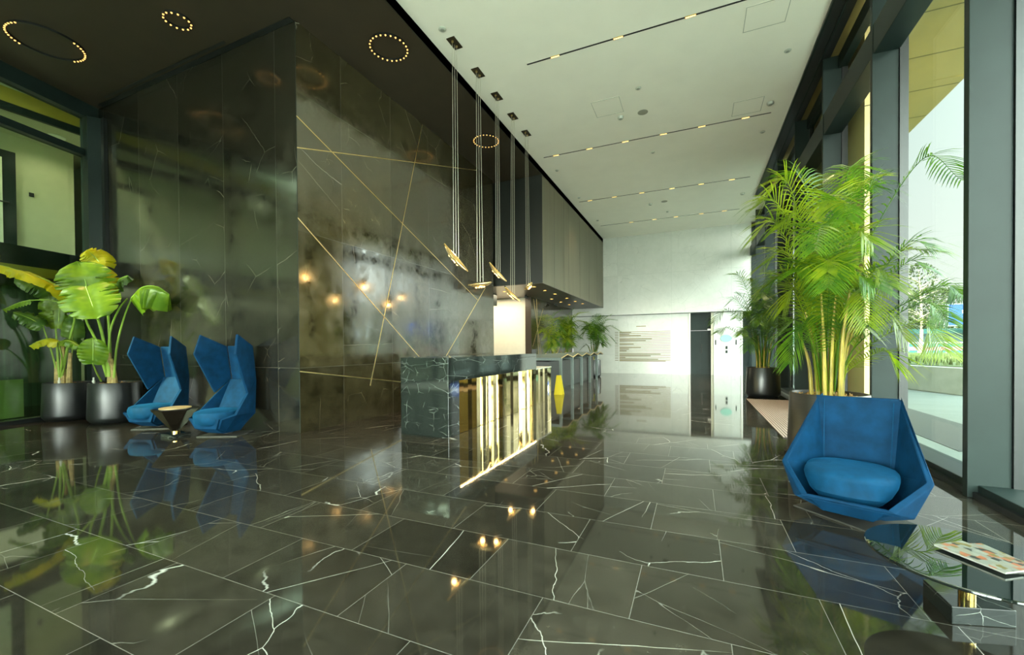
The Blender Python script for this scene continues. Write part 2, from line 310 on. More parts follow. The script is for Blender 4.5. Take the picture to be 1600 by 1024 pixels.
def thing(name, label, cat, loc=(0, 0, 0), rz=0, group=None):
    o = bpy.data.objects.new(name, None); C.objects.link(o); o.location = loc; o.rotation_euler = (0, 0, rz); o.empty_display_size = .1
    return tag(o, label, cat, group)
def struct(o): o['kind'] = 'structure'; return o
def sroot(name, loc=(0, 0, 0)):
    o = bpy.data.objects.new(name, None); C.objects.link(o); o.location = loc; o.empty_display_size = .1; return struct(o)
def light(name, kind, loc, energy, col, parent=None, **k):
    d = bpy.data.lights.new(name, kind); d.energy = energy; d.color = col
    for a, b in k.items(): setattr(d, a, b)
    o = bpy.data.objects.new(name, d); C.objects.link(o); o.location = loc
    if parent: adopt(o, parent)
    return o
def copy_tree(o, loc, rz=None):
    c = o.copy(); C.objects.link(c); c.location = loc
    if rz is not None: c.rotation_euler = (0, 0, rz)
    for ch in o.children:
        d = ch.copy(); C.objects.link(d); d.parent = c
        for g in ch.children:
            e = g.copy(); C.objects.link(e); e.parent = d
    return c
def bez(pts, n):
    """smooth curve through the points"""
    P = [Vector(p) for p in pts]
    if len(P) == 2: return [P[0].lerp(P[1], i / n) for i in range(n + 1)]
    P = [P[0] * 2 - P[1]] + P + [P[-1] * 2 - P[-2]]; out = []; k = len(P) - 3
    for i in range(n + 1):
        t = i / n * k; j = min(int(t), k - 1); t -= j; a, b, c, d = P[j:j + 4]
        out.append(.5 * ((2 * b) + (c - a) * t + (2 * a - 5 * b + 4 * c - d) * t * t + (3 * b - a - 3 * c + d) * t ** 3))
    return out

# ================================================================== the setting
ZC, ZD, XE = 5.93, 5.775, -3.72            # white ceiling, dark ceiling, edge between them
YB, YF = 18.7, -6.0                        # far wall, wall behind the camera
def lx(y): return -10.1 - .27 * (y - 2.88) # the slanted glass front on the left
struct(MB().box(-16, -.6, -.12, 2.02, 19.6, 0).build('floor', 'floor'))
struct(MB().box(-16, YF, -.12, 2.02, -.601, 0).build('floor_bounce', 'bounce_floor'))  # added pale and out of view, to bounce daylight onto the ceiling
struct(MB().box(XE, YF, ZC, 2.02, 15.25, ZC + .2).box(XE, 15.25, ZC, 2.5, 19.0, ZC + .2).build('ceiling', 'ceiling'))
struct(MB().prism([(lx(YF), YF), (XE, YF), (XE, 19.0), (-10.6, 19.0), (lx(4.3), 4.3)], ZD, ZD + .4).build('ceiling_dark', 'dark_ceiling'))
# dark marble core
core = struct(MB().box(-10.5, 4.19, 0, -5.10, 10.40, ZD).build('wall_core', 'core'))
core.data.materials.append(MT['core_shaded'])
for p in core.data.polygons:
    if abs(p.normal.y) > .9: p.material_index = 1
def inlay(p, q):
    a = Vector((-5.099, *p)); b = Vector((-5.099, *q)); d = (b - a).normalized(); n = Vector((0, -d.z, d.y)) * .007
    MB().slab([a - n, a + n, b + n, b - n], (.003, 0, 0)).build('gold_inlay', 'inlay', core)
for p, q in [((4.192, 4.45), (9.474, 2.403)), ((4.192, 4.01), (9.462, 5.70)), ((7.154, 5.751), (5.586, .55)), ((4.192, 3.03), (8.2, .12)),
             ((4.192, .874), (7.9, .33)), ((9.9, 2.76), (7.945, .977))]: inlay(p, q)
MB().tube([(-5.098, 4.188, 0.01), (-5.098, 4.188, ZD - .01)], .004, 6).build('edge_trim', 'frame', core)
struct(MB().box(-9.8, 4.03, ZD - .004, -6.4, 4.075, ZD + .01).build('trim_1', 'black'))
MB().box(-10.2, 4.11, ZD - .012, -5.12, 4.188, ZD + .01).build('trim_2', 'black').__setitem__('kind', 'structure')
# hanging bulkhead over the bar
blk = struct(MB().box(-9.0, 10.58, 2.90, XE, 18.6, ZD - .005).build('wall_bulkhead', 'bulkhead'))
bk2 = MB().box(-9.0, 10.56, 2.90, XE - .001, 10.578, ZD - .005).build('front_panel', 'dark_panel', blk)
MB().box(-9.0, 10.56, 2.885, XE, 18.6, 2.899).build('soffit', 'soffit', blk)
for y in (11.6, 12.55, 13.1, 14.5, 15.9, 17.3): MB().box(XE, y, 2.9, XE + .002, y + .008, ZD - .01).build('panel_joint', 'black', blk)
struct(MB().box(XE - .02, YF, ZD - .001, XE, 18.6, ZC).build('trim_3', 'black'))
struct(MB().box(-5.3, 13.36, 0, -5.13, 18.6, 2.89).build('wall_bar', 'core'))
wb = bpy.data.objects['wall_bar']
for p, q in [((13.6, 2.85), (14.6, .3)), ((14.6, 2.6), (13.5, 1.2)), ((13.9, 2.88), (14.1, .6))]:
    a = Vector((-5.128, *p)); b = Vector((-5.128, *q)); d = (b - a).normalized(); n = Vector((0, -d.z, d.y)) * .009
    MB().slab([a - n, a + n, b + n, b - n], (.003, 0, 0)).build('gold_inlay', 'inlay', wb)
struct(MB().box(-5.32, 13.30, 0, -5.12, 13.355, 2.89).build('trim_4', 'soffit'))
struct(MB().box(-9.0, 13.40, 0, -5.31, 13.5, 2.89).build('wall_passage', 'cream'))
struct(MB().box(-9.0, 11.2, 2.52, -5.86, 12.2, 2.884).build('trim_5', 'frame'))
struct(MB().box(-10.6, 10.4, 0, -9.0, 19.0, ZD).build('wall_rear', 'offwhite'))
# far wall
wbk = struct(MB().box(-9.0, YB - .1, 2.53, 2.5, 19.3, ZC).build('wall_back', 'white_marble'))
MB().box(-5.13, YB, 0, -.235, 19.3, 2.529).build('lower_wall', 'white_marble', wbk)
MB().box(.68, YB, 0, 1.70, 19.3, 2.529).build('pier', 'white_marble', wbk)
for x in (-.235, 1.655): MB().box(x, YB - .03, 0, x + .05, YB + .1, 2.528).build('edge_strip', 'ceiling', wbk)
MB().box(.585, YB + .05, 0, .679, 19.3, 2.528).build('jamb', 'offwhite', wbk)
MB().box(-5.13, YB - .101, 2.525, 1.7, YB, 2.545).build('painted_shadow_line', 'frame', wbk)  # dark strip painting the shadow line under the upper wall
MB().box(1.71, 19.05, 0, 2.6, 19.3, 2.529).build('recess', 'frame', wbk)
d1 = struct(MB().box(-.18, YB + .22, 0, .584, YB + .3, 1.80).build('door_1', 'frame'))
MB().box(-.18, YB + .20, 1.815, .584, YB + .3, 2.527).build('transom_panel', 'frame', d1)
MB().box(.2, YB + .205, .01, .206, YB + .221, 1.79).build('door_gap', 'black', d1)
MB().tube([(.245, YB + .17, .85), (.245, YB + .17, 1.25)], .012).build('handle', 'plate', d1)
# back of the room: glazed low, solid above
wf = struct(MB().box(-8.0, YF - .2, 3.3, 2.3, YF, ZC).box(-8.0, YF - .2, 0, -7.2, YF, 3.3).build('wall_front', 'frame'))
win_n = [0]
def window(): win_n[0] += 1; return 'window_%d' % win_n[0]
wr = sroot(window(), (-2.4, YF, 0))
MB().box(-7.2, YF - .06, .1, 1.9, YF - .05, 3.3).build('glass_pane', 'glass_right', wr)
for x in (-7.2, -4.9, -2.6, -.3, 1.9): MB().box(x - .04, YF - .16, 0, x + .04, YF, 3.3).build('mullion', 'frame', wr)
MB().box(-7.2, YF - .16, 0, 1.9, YF, .1).build('sill', 'frame', wr)
# right-hand curtain wall: a bay between each pair of fins
fins = [-6.0, -4.0, -1.9, .25, 2.33, 4.40, 6.335, 8.44, 10.55, 12.6, 14.7, 16.8, 18.55]
for i, y in enumerate(fins[:-1]):
    y1 = fins[i + 1]; o = sroot(window(), (2.1, y, 0))
    MB().box(1.94, y, .0, 2.19, y + .07, ZC - .02).build('mullion', 'frame', o, bevel=.004)
    MB().box(2.19, y - .02, 0, 2.27, y + .09, ZC - .02).build('mullion_cap', 'black', o)
    MB().box(2.00, y + .07, 0, 2.28, y1, .10).build('sill', 'frame', o, bevel=.006)
    MB().box(1.97, y + .07, 0, 2.00, y1, .045).build('sill_step', 'black', o)
    MB().box(1.95, y + .07, 4.65, 2.20, y1, 5.0).build('transom', 'frame', o, bevel=.006)
    MB().box(2.15, y + .07, 5.70, 2.26, y1, ZC - .02).build('head_panel', 'frame', o)
    MB().box(2.215, y + .09, .10, 2.23, y1, 4.80).build('glass_pane', 'glass_right', o)
    MB().box(2.215, y + .09, 4.80, 2.23, y1, 5.70).build('upper_pane', 'glass_right', o)
struct(MB().box(2.0, 18.55, 0, 2.3, 18.62, ZC - .02).build('trim_6', 'frame'))
tr7 = struct(MB().box(1.73, YF, ZC - .03, 2.04, 15.25, ZC + .1).build('trim_7', 'black'))
MB().box(1.73, YF, ZC - .05, 1.76, 15.25, ZC - .03).box(1.90, YF, ZC - .05, 1.925, 15.25, ZC - .03).build('slot_lip', 'frame', tr7)
# left-hand slanted glass front with an office floor behind
lf = sroot(window(), (lx(1.0), 1.0, 0))
def lq(mb, y0, y1, d0, d1, z0, z1):  # a bar along the slanted line, d measured outwards
    return mb.prism([(lx(y0) - d0, y0), (lx(y1) - d0, y1), (lx(y1) - d1, y1), (lx(y0) - d1, y0)], z0, z1)
lq(MB(), YF, 4.19, -.08, .12, 5.52, ZD).build('head_beam', 'frame', lf)
lq(MB(), YF, 4.0, -.05, .12, 4.80, 4.92).build('transom', 'frame', lf)
lq(MB(), YF, 4.0, -.02, .12, 0, .06).build('sill', 'black', lf)
lq(MB(), YF, 4.0, .04, .05, .06, 4.80).build('glass_pane', 'glass_left', lf)
lq(MB(), YF, 4.0, .04, .05, 4.92, 5.52).build('upper_pane', 'glass_left', lf)
for y in (-5.8, -3.2, -.6, 2.0): lq(MB(), y, y + .07, -.06, .12, 0, 5.52).build('mullion', 'frame', lf)
MB().prism([(lx(4.0) - .12, 3.98), (lx(4.0) + .14, 3.98), (-10.12, 4.185), (lx(4.19) - .12, 4.185)], 0, 5.52).build('corner_post', 'frame', lf)
MB().box(-10.16, 4.13, 0, -10.06, 4.188, 5.52).build('post_edge', 'black', lf)
office = sroot('wall_left', (-13, 0, 0))
MB().prism([(lx(YF) - .15, YF), (lx(5) - .15, 5), (-16, 5), (-16, YF)], 2.55, 2.95).build('floor_slab', 'frame', office)
MB().box(-16, YF, 5.40, -10.95, 5, 5.6).build('office_ceiling', 'office_paint', office)
MB().box(-12.3, -2, 2.95, -12.2, 4.50, 5.40).build('office_wall', 'office_paint', office)
MB().box(-16, 4.9, .0, -10.6, 5.0, 5.7).build('office_end', 'cream', office)
MB().box(-16, YF, 5.76, -10.5, 5, 5.9).build('office_roof', 'offwhite', office)
MB().box(-10.95, YF, 5.50, -10.90, 5, 5.76).build('office_beam', 'gold_wall', office)
MB().box(-10.96, YF, 5.37, -10.89, 5, 5.50).build('dark_beam', 'frame', office)
MB().box(-13.2, -6, .0, -13.1, 4.9, 2.55).build('lower_wall', 'green_wall', office)
MB().box(-16, YF - .1, 0, -8.2, YF, 5.7).build('office_south', 'offwhite', office)
MB().box(-16.1, YF, 0, -16, 5, 5.7).build('office_side', 'offwhite', office)
lq(MB(), YF, 3.8, .13, .16, 2.46, 2.62).build('slab_edge', 'gold_wall', office)
lq(MB(), YF, 4.0, .12, .5, 0, .02).build('inner_floor', 'offwhite', office)
light('lower_office_fill', 'AREA', (-12.0, .5, 2.5), 14, (1, .95, .7), office, shape='RECTANGLE', size=2.0, size_y=7)  # added area light hidden under the slab, to brighten the low partition
d2 = struct(MB().box(-12.199, 2.5, 2.951, -12.13, 3.64, 5.05).build('door_2', 'frame'))
MB().box(-12.129, 2.62, 2.97, -12.12, 3.46, 4.90).build('door_light', 'cream', d2)
MB().tube([(-12.10, 3.40, 4.05), (-12.10, 3.54, 4.05)], .014).build('handle', 'black', d2)
t = tag(lq(MB(), .2, 3.25, .5, .55, .05, .70).build('low_partition', 'partition'), 'pale green low partition behind the left glass front', 'partition')
for (x, y) in ((-11.5, 2.6), (-11.5, 4.0), (-11.5, .2)):
    o = thing('downlight', 'round white downlight glowing on the office ceiling behind the left glass', 'ceiling light', (x, y, 5.40), group='office downlights')
    MB().lathe([(.13, -.001), (.13, -.02), (.10, -.02)], 24, (x, y, 5.40)).build('rim', 'ceiling', o)
    MB().lathe([(.001, -.018), (.10, -.018)], 24, (x, y, 5.40), cap=False).build('lens', 'lamp_white', o)
    light('office_lamp', 'SPOT', (x, y, 5.36), 13, (1, .93, .72), o, spot_size=math.radians(160), spot_blend=.6, shadow_soft_size=.1)
sw = tag(MB().box(-12.199, 3.83, 4.28, -12.18, 3.90, 4.36).build('wall_switch', 'black', bevel=.004), 'small black switch on the office wall behind the left glass', 'switch')

# ================================================================== outside
ground = struct(MB().box(2.02, -40, -.16, 80, 60, -.04).build('plaza', 'paving'))
struct(MB().box(-60, -60, -.16, 2.02, YF - .2, -.04).build('plaza_south', 'paving_pale'))
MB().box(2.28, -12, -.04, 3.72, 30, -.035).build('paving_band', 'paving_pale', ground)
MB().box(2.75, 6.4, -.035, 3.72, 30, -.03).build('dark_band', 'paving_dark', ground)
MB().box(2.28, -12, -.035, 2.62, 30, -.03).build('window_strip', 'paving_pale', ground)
can = struct(MB().box(2.03, -14, 6.0, 4.47, 30, 6.5).build('canopy', 'canopy'))
y = -10.0
while y < 30:
    MB().box(2.3, y, 5.996, 4.46, y + .02, 6.001).build('canopy_joint', 'canopy_line', can); y += 1.2
ves = struct(MB().box(2.36, 8.0, -.04, 2.80, 12.5, 5.99).build('wall_vestibule', 'vestibule'))
for z in (1.2, 2.4, 3.6, 4.8): MB().box(2.35, 7.994, z, 2.79, 8.0, z + .015).build('panel_joint', 'canopy_line', ves)
o = thing('downlight', 'small round light in the canopy outside the window', 'ceiling light', (3.55, 10.45, 6.0))
MB().lathe([(.10, 0), (.10, -.03), (.075, -.03)], 20, (3.55, 10.45, 6.0)).build('rim', 'frame', o)
MB().lathe([(.001, -.02), (.075, -.02)], 20, (3.55, 10.45, 6.0), cap=False).build('lens', 'grey_dev', o)
pl = thing('planter_bed', 'low white stone planter bed outside the window', 'planter', (6, 14, 0))
pp = [(5.0, 15.6), (5.8, 13.1), (7.6, 16.3), (12, 17.2), (20, 20), (20, 34), (9, 34)]
MB().prism(pp, -.04, .62).build('wall', 'stone', pl, bevel=.02)
MB().prism([(5.2, 15.7), (5.85, 13.45), (7.5, 16.45), (12, 17.4), (19.8, 20.2), (19.8, 33.8), (9.1, 33.8)], .62, .64).build('soil_bed', 'grass', pl)
rg = random.Random(3); mb = MB()
for k in range(5000):
    a = rg.random(); x = rg.uniform(5.2, 16); yy = rg.uniform(13.5, 26)
    if x < 5.9 and yy > 15.6: continue
    if yy < 13.6 + abs(x - 5.85) * (1.75 if x > 5.85 else 3.6): continue
    h = rg.uniform(.08, .22); d = rg.uniform(0, 6.28); mb.add([(x - .03 * math.cos(d), yy - .03 * math.sin(d), .63), (x + .03 * math.cos(d), yy + .03 * math.sin(d), .63), (x + rg.uniform(-.05, .05), yy, .63 + h)], [(0, 1, 2)])
tag(mb.build('grass', 'grass', smooth=False), 'green and yellow grass growing in the stone planter bed', 'grass', kind='stuff')
# street beyond
fn = thing('railing', 'grey metal street railing beyond the grass', 'railing', (14, 30, 0))
for k in range(60): MB().box(7 + k * .45, 34.5, 0, 7.05 + k * .45, 34.55, 1.25).build('baluster', 'rail', fn)
MB().box(6, 34.48, 1.2, 34.5, 34.57, 1.3).box(6, 34.48, .2, 34.5, 34.57, .28).build('rails', 'rail', fn)
def vehicle(name, label, cat, x, y, lx_, w_, h, body, stripe=None):
    o = thing(name, label, cat, (x, y, 0))
    MB().box(x, y, .35, x + lx_, y + w_, h).build('body', body, o, bevel=.18, seg=3)
    MB().box(x + .15, y - .012, h * .52, x + lx_ - .15, y + .1, h * .86).build('side_windows', 'car_glass', o, bevel=.03)
    MB().box(x - .012, y + .2, h * .5, x + .1, y + w_ - .2, h * .88).build('windscreen', 'car_glass', o, bevel=.03)
    if stripe: MB().box(x + .05, y - .015, h * .34, x + lx_ - .05, y + .05, h * .44).build('stripe', stripe, o)
    for xx in (x + lx_ * .18, x + lx_ * .8):
        for yy in (y + .12, y + w_ - .12):
            o2 = MB().lathe([(.001, -.1), (.34, -.1), (.36, 0), (.34, .1), (.001, .1)], 20).build('wheel', 'black', o)
            o2.matrix_parent_inverse = Matrix.LocRotScale(o.location, None, None).inverted(); o2.location = (xx, yy, .36); o2.rotation_euler = (math.pi / 2, 0, 0)
vehicle('bus', 'teal bus with a pink stripe beyond the railing', 'bus', 10.8, 37, 9, 2.5, 2.2, 'teal', 'pink')
vehicle('van', 'white van parked left of the teal bus', 'van', 5.2, 39.5, 4.6, 1.9, 2.2, 'van_white')
vehicle('car', 'white car at the right window edge', 'car', 21.5, 38.5, 4.4, 1.8, 1.5, 'van_white')
bb = thing('billboard', 'bright blue billboard screen on a pole across the street', 'billboard', (15.2, 35.5, 0))
MB().tube([(16.0, 36, 0), (16.0, 36, 2.4)], .12).build('pole', 'rail', bb)
MB().box(14.85, 35.9, 2.3, 17.1, 36.1, 3.75).build('cabinet', 'rail', bb)
MB().box(14.92, 35.88, 2.36, 17.03, 35.9, 3.69).build('screen', 'blue_screen', bb)
for (a, b, c, d) in ((15.55, 15.75, 3.12, 3.3), (15.8, 16.0, 3.12, 3.3), (16.05, 16.4, 3.12, 3.3), (15.65, 15.85, 2.85, 3.02), (15.9, 16.3, 2.85, 3.02)): MB().box(a, 35.872, c, b, 35.88, d).build('white_mark', 'white_screen', bb)
ss = thing('street_sign', 'dark vertical sign with pale rows by the right window edge', 'sign', (11.6, 23.5, 0))
MB().tube([(11.86, 23.6, .64), (11.86, 23.6, 2.2)], .05).build('pole', 'rail', ss)
MB().box(11.55, 23.5, 1.75, 12.35, 23.58, 3.25).build('board', 'sign_navy', ss)
for k in range(3):
    for j in range(6): MB().box(11.62 + k * .23, 23.49, 1.9 + j * .21, 11.76 + k * .23, 23.5, 2.03 + j * .21).build('pale_mark', 'rail_pale', ss)
def tree(label, x, y, h, cr, sparse, seed, group=None, mat='tree_leaf'):
    rg = random.Random(seed); o = thing('tree', label, 'tree', (x, y, 0), group=group)
    mb = MB().tube(bez([(x, y, 0), (x + .1, y, h * .4), (x - .05, y, h * .95)], 8), [.13 - .013 * i for i in range(9)], 7)
    for k in range(16):
        z = h * rg.uniform(.35, .9); a = rg.uniform(0, 6.28); l = cr * rg.uniform(.5, 1)
        mb.tube([(x, y, z), (x + l * .5 * math.cos(a), y + l * .5 * math.sin(a), z + l * .35), (x + l * math.cos(a), y + l * math.sin(a), z + l * .55)], [.04, .025, .01], 5)
    mb.build('trunk', 'bark', o)
    mb = MB()
    for k in range(int(2600 * sparse)):
        a = rg.uniform(0, 6.28); e = rg.uniform(-1, 1); r = cr * rg.uniform(.25, 1) ** .6; q = math.sqrt(1 - e * e)
        c = Vector((x + r * q * math.cos(a), y + r * q * math.sin(a), h * .68 + e * h * .34)); s = rg.uniform(.05, .12)
        u = Vector((rg.gauss(0, 1), rg.gauss(0, 1), rg.gauss(0, 1))).normalized(); v = u.orthogonal()
        mb.add([c - u * s, c + v * s * .6, c + u * s, c - v * s * .6], [(0, 1, 2, 3)])
    mb.build('crown', mat, o, smooth=False)
tree('bare thin tree standing tall against the sky beyond the railing', 13.6, 36.2, 6.4, 1.3, .35, 1)
tree('leafy tree left of the blue billboard', 11.0, 42.5, 4.6, 2.2, 1.2, 2)
tree('leafy tree just behind the blue billboard', 16.2, 41, 5.2, 2.4, 1.2, 3)
tree('leafy tree behind the dark vertical street sign', 20.0, 36, 6.0, 2.8, 1.4, 4)
tree('tall leafy tree furthest right beyond the street', 25.5, 38, 6.5, 3, 1.4, 5)
mb = MB(); rg = random.Random(9)
for k in range(7000):
    c = Vector((rg.uniform(2.6, 40), rg.uniform(45, 48), rg.uniform(0, 3.2) * rg.uniform(.7, 1))); s = rg.uniform(.08, .25)
    u = Vector((rg.gauss(0, 1), rg.gauss(0, 1), rg.gauss(0, 1))).normalized(); v = u.orthogonal(); mb.add([c - u * s, c + v * s, c + u * s, c - v * s], [(0, 1, 2, 3)])
tag(mb.build('hedge', 'tree_leaf', smooth=False), 'long green hedge across the street far beyond the railing', 'hedge')
bd = thing('building', 'pale distant building behind the trees', 'building', (14, 52, 0))
MB().box(3, 52, 0, 30, 60, 3.6).build('facade', 'far_facade', bd)
for k in range(10): MB().box(4 + k * 2.6, 51.98, 1.2, 5.6 + k * 2.6, 52.1, 2.8).build('window', 'car_glass', bd)

# ================================================================== reception counter
rc = thing('reception_counter', 'black green veined marble reception counter with a pleated mirror brass front', 'counter', (-3.36, 6.4, 0))
MB().box(-3.75, 4.70, 0, -2.977, 4.98, 1.06).build('end_panel', 'counter', rc, bevel=.004)
MB().box(-3.75, 4.981, .995, -2.977, 8.03, 1.06).build('counter_top', 'counter', rc, bevel=.004)
MB().box(-3.10, 4.981, .74, -2.977, 8.03, .994).build('front_apron', 'counter', rc)
MB().box(-3.75, 4.981, 0, -3.70, 8.03, .994).build('rear_panel', 'counter', rc)
MB().box(-3.75, 8.04, 0, -3.10, 9.03, .725).build('low_counter', 'counter', rc, bevel=.004)
MB().box(-3.75, 8.04, .726, -2.985, 9.04, .75).build('low_top', 'white_marble', rc, bevel=.003)
MB().box(-3.10, 4.985, 0, -3.06, 9.0, .735).build('core_board', 'black', rc)
# pleated mirror panels: (width, turn of the facet in degrees)
yy = 4.99; k = 0
pan = [(.12, 8), (.12, 10), (.12, 7), (.14, 9), (.19, -6), (.15, -3), (.22, -10), (.24, -9), (.12, 10), (.16, 3), (.16, 6), (.15, -4), (.20, 7), (.34, -10), (.25, -6), (.24, -11), (.12, 8), (.13, 4), (.14, -4), (.14, 6), (.15, -3), (.16, 4)]
while yy < 8.98:
    wd, ang = pan[k % len(pan)]; y2 = min(yy + wd, 9.0); dx = math.tan(math.radians(ang)) * (y2 - yy); xo = -2.984 - max(dx, 0)
    MB().prism([(-3.075, yy), (xo, yy), (xo + dx, y2 - .002), (-3.075, y2 - .002)], .004, .7399).build('brass_panel', 'brass_panel', rc)
    yy = y2; k += 1
MB().box(-3.06, 4.985, .0, -3.03, 9.0, .004).build('plinth', 'black', rc)
MB().box(-2.982, 4.99, .7396, -2.9785, 8.02, .7402).build('led_strip', 'led_strip', rc)
light('strip_lamp', 'AREA', (-2.9795, 6.5, .7385), 3, (1, .68, .3), rc, shape='RECTANGLE', size=.004, size_y=3.0)
dev = thing('card_terminal', 'small black upright device at the far end of the reception counter', 'device', (-3.35, 8.9, .75))
MB().box(-3.40, 8.86, .751, -3.30, 8.94, .77).build('base', 'black', dev, bevel=.005)
MB().tube([(-3.35, 8.9, .77), (-3.35, 8.9, .98)], .018).build('neck', 'black', dev)
MB().box(-3.40, 8.87, .96, -3.30, 8.91, 1.14).build('screen', 'black', dev, bevel=.008)

# ================================================================== wing chairs (local: x across, -y forward)
def vv(w, d, z): return (w, -d, z)
def wing_chair(label, loc, rz):
    o = thing('wing_chair', label, 'armchair', loc, rz, 'blue wing chairs by the dark wall')
    T, FC, TIP, BB, BT = (.30, .11, 1.40), (.335, .18, 1.13), (.27, -.07, .565), (.20, -.28, .765), (.21, -.22, 1.24)
    AR, FL, FW, BF, BR, LB = (.31, .16, .315), (.25, .33, .27), (.18, .31, .13), (.13, .16, .045), (.12, -.12, .045), (.20, -.27, .27)
    def mir(p, s): return vv(p[0] * s, p[1], p[2])
    for s in (1, -1):
        mb = MB(); P = [mir(p, s) for p in (T, FC, TIP, BB, BT)]
        mb.add(P, [(0, 1, 2, 3, 4) if s < 0 else (4, 3, 2, 1, 0)])
        mb.build('wing', 'velvet', o, local=True, solid=.035, bevel=.010, seg=3)
    mb = MB(); Q = [mir(BT, 1), mir(BT, -1), mir(BB, -1), mir(BB, 1), mir(LB, -1), mir(LB, 1)]
    mb.add(Q, [(0, 1, 2, 3), (3, 2, 4, 5)]); mb.build('back', 'velvet', o, local=True, solid=.035, bevel=.010, seg=3)
    mb = MB(); pts = []
    for s in (1, -1): pts += [mir(p, s) for p in (BB, AR, FL, FW, BF, BR, LB)]
    fs = []
    for q in (0, 7):
        a = [(0, 1, 6), (1, 4, 5, 6), (1, 2, 3, 4)]
        for f in a: f = tuple(i + q for i in f); fs.append(f if q else f[::-1])
    fs += [(2, 9, 10, 3), (3, 10, 11, 4), (4, 11, 12, 5), (5, 12, 13, 6)]
    mb.add(pts, fs); mb.build('seat_shell', 'velvet', o, local=True, solid=.035, bevel=.014, seg=3)
    # slanted inner back
    MB().slab([vv(-.185, -.24, .76), vv(.185, -.24, .76), vv(.235, -.06, .30), vv(-.235, -.06, .30)], vv(0, -.05, -.02)).build('inner_back', 'velvet', o, local=True, bevel=.015, seg=3)
    mb = MB(); n = 20; out = []
    for k in range(n + 1):
        a = math.pi * k / n; out.append((.265 * math.cos(a), .10 + .30 * math.sin(a) ** .8))
    out += [(-.20, -.13), (.20, -.13)]
    rows = [(.80, .17), (.95, .20), (1.01, .25), (1.02, .305), (.97, .345), (.82, .365), (.4, .372)]
    vs = [(x * s, -((d - .1) * s + .1), z) for s, z in rows for x, d in out]; m = len(out)
    fs = [(i * m + k, (i + 1) * m + k, (i + 1) * m + (k + 1) % m, i * m + (k + 1) % m) for i in range(len(rows) - 1) for k in range(m)] + [tuple(range(m)), tuple(range(len(vs) - 1, len(vs) - m - 1, -1))]
    mb.add(vs, fs); mb.build('seat_cushion', 'velvet_lit', o, local=True, smooth=True)
    MB().tube([(0, .02, .012), (0, .02, .06)], .06, 20).build('swivel_post', 'plate', o, local=True)
    mb = MB(); c, s_ = math.cos(.28), math.sin(.28)
    mb.prism([(x * c - y * s_, x * s_ + y * c) for x, y in ((-.27, -.21), (.27, -.21), (.27, .20), (-.27, .20))], 0, .012).build('base_plate', 'plate', o, local=True, bevel=.003)
    return o
wing_chair('blue velvet wing chair next to the black pots, left of the funnel table', (-7.58, 3.73, 0), math.radians(17))
wing_chair('blue velvet wing chair nearer the wall corner, right of the funnel table', (-6.05, 3.77, 0), math.radians(10))

# ================================================================== funnel side table
sx, sy = -6.58, 3.42
o = thing('side_table', 'small black funnel shaped side table with brass neck between the two wing chairs', 'side table', (sx, sy, 0))
MB().box(sx - .12, sy - .12, 0, sx + .12, sy + .12, .045).build('base', 'table_marble', o, bevel=.003)
MB().lathe([(.05, .045), (.05, .075)], 24, (sx, sy, 0)).build('neck', 'gold', o)
MB().lathe([(.055, .075), (.06, .09), (.262, .37), (.268, .385), (.262, .39)], 6, (sx, sy, 0)).build('funnel', 'funnel', o, smooth=False, bevel=.004)
MB().lathe([(.001, .391), (.18, .391), (.18, .397), (.001, .397)], 32, (sx, sy, 0)).build('highlight_disc', 'tan', o)  # painted highlight: the reflection on the table top drawn as a disc

# ================================================================== low lounge chair
lc = thing('lounge_chair', 'low blue velvet faceted lounge chair beside the round glass table', 'armchair', (1.0, 3.62, 0), math.radians(-22))
TL, PT, LBk = (.222, -.31, .80), (.372, .07, .335), (.19, -.33, .26)
LO, BO, BK, FR, FB = (.29, .10, .12), (.14, .10, .035), (.13, -.2, .04), (.20, .29, .17), (.13, .24, .07)
def mr_(p, s): return vv(p[0] * s, p[1], p[2])
pts = []
for s in (1, -1): pts += [mr_(p, s) for p in (TL, PT, LBk, LO, BO, BK, FR, FB)]
fs = []
for q in (0, 8):
    for f in [(0, 1, 2), (1, 3, 2), (3, 5, 2), (3, 4, 5), (1, 6, 3), (6, 7, 3), (7, 4, 3)]:
        f = tuple(i + q for i in f); fs.append(f if q else f[::-1])
fs += [(0, 2, 10, 8), (2, 5, 13, 10), (5, 4, 12, 13), (4, 7, 15, 12), (7, 6, 14, 15)]
MB().add(pts, fs).build('shell', 'velvet', lc, local=True, solid=.04, bevel=.022, seg=4)
for s in (1, -1):
    a, b = Vector(mr_((.20, -.275, .78), s)), Vector(mr_((.19, -.20, .31), s))
    MB().tube([a, b], .0035, 6).build('seam', 'velvet_lit', lc, local=True)
n = 36; out = []
for k in range(n):
    a = 2 * math.pi * k / n
    r = 1 / ((abs(math.cos(a)) ** 2.6 + abs(math.sin(a)) ** 2.6) ** (1 / 2.6)); out.append((.262 * r * math.cos(a) - .012, .0 + .235 * r * math.sin(a)))
rows = [(.50, .120), (.68, .135), (.86, .190), (.97, .245), (1.0, .285), (.985, .308), (.93, .326), (.80, .338), (.45, .346)]
vs = [(x * s, -((d) * s - .01 + (.04 if z < .22 else 0)), z + (.012 * (d < 0))) for s, z in rows for x, d in out]; m = n
fs = [(i * m + k, (i + 1) * m + k, (i + 1) * m + (k + 1) % m, i * m + (k + 1) % m) for i in range(len(rows) - 1) for k in range(m)] + [tuple(range(m)), tuple(range(len(vs) - 1, len(vs) - m - 1, -1))]
MB().add(vs, fs).build('seat_cushion', 'velvet_lit', lc, local=True, smooth=True)
MB().tube([(0, .02, .01), (0, .02, .06)], .06, 20).build('swivel_post', 'plate', lc, local=True)
c, s_ = math.cos(-.42), math.sin(-.42)
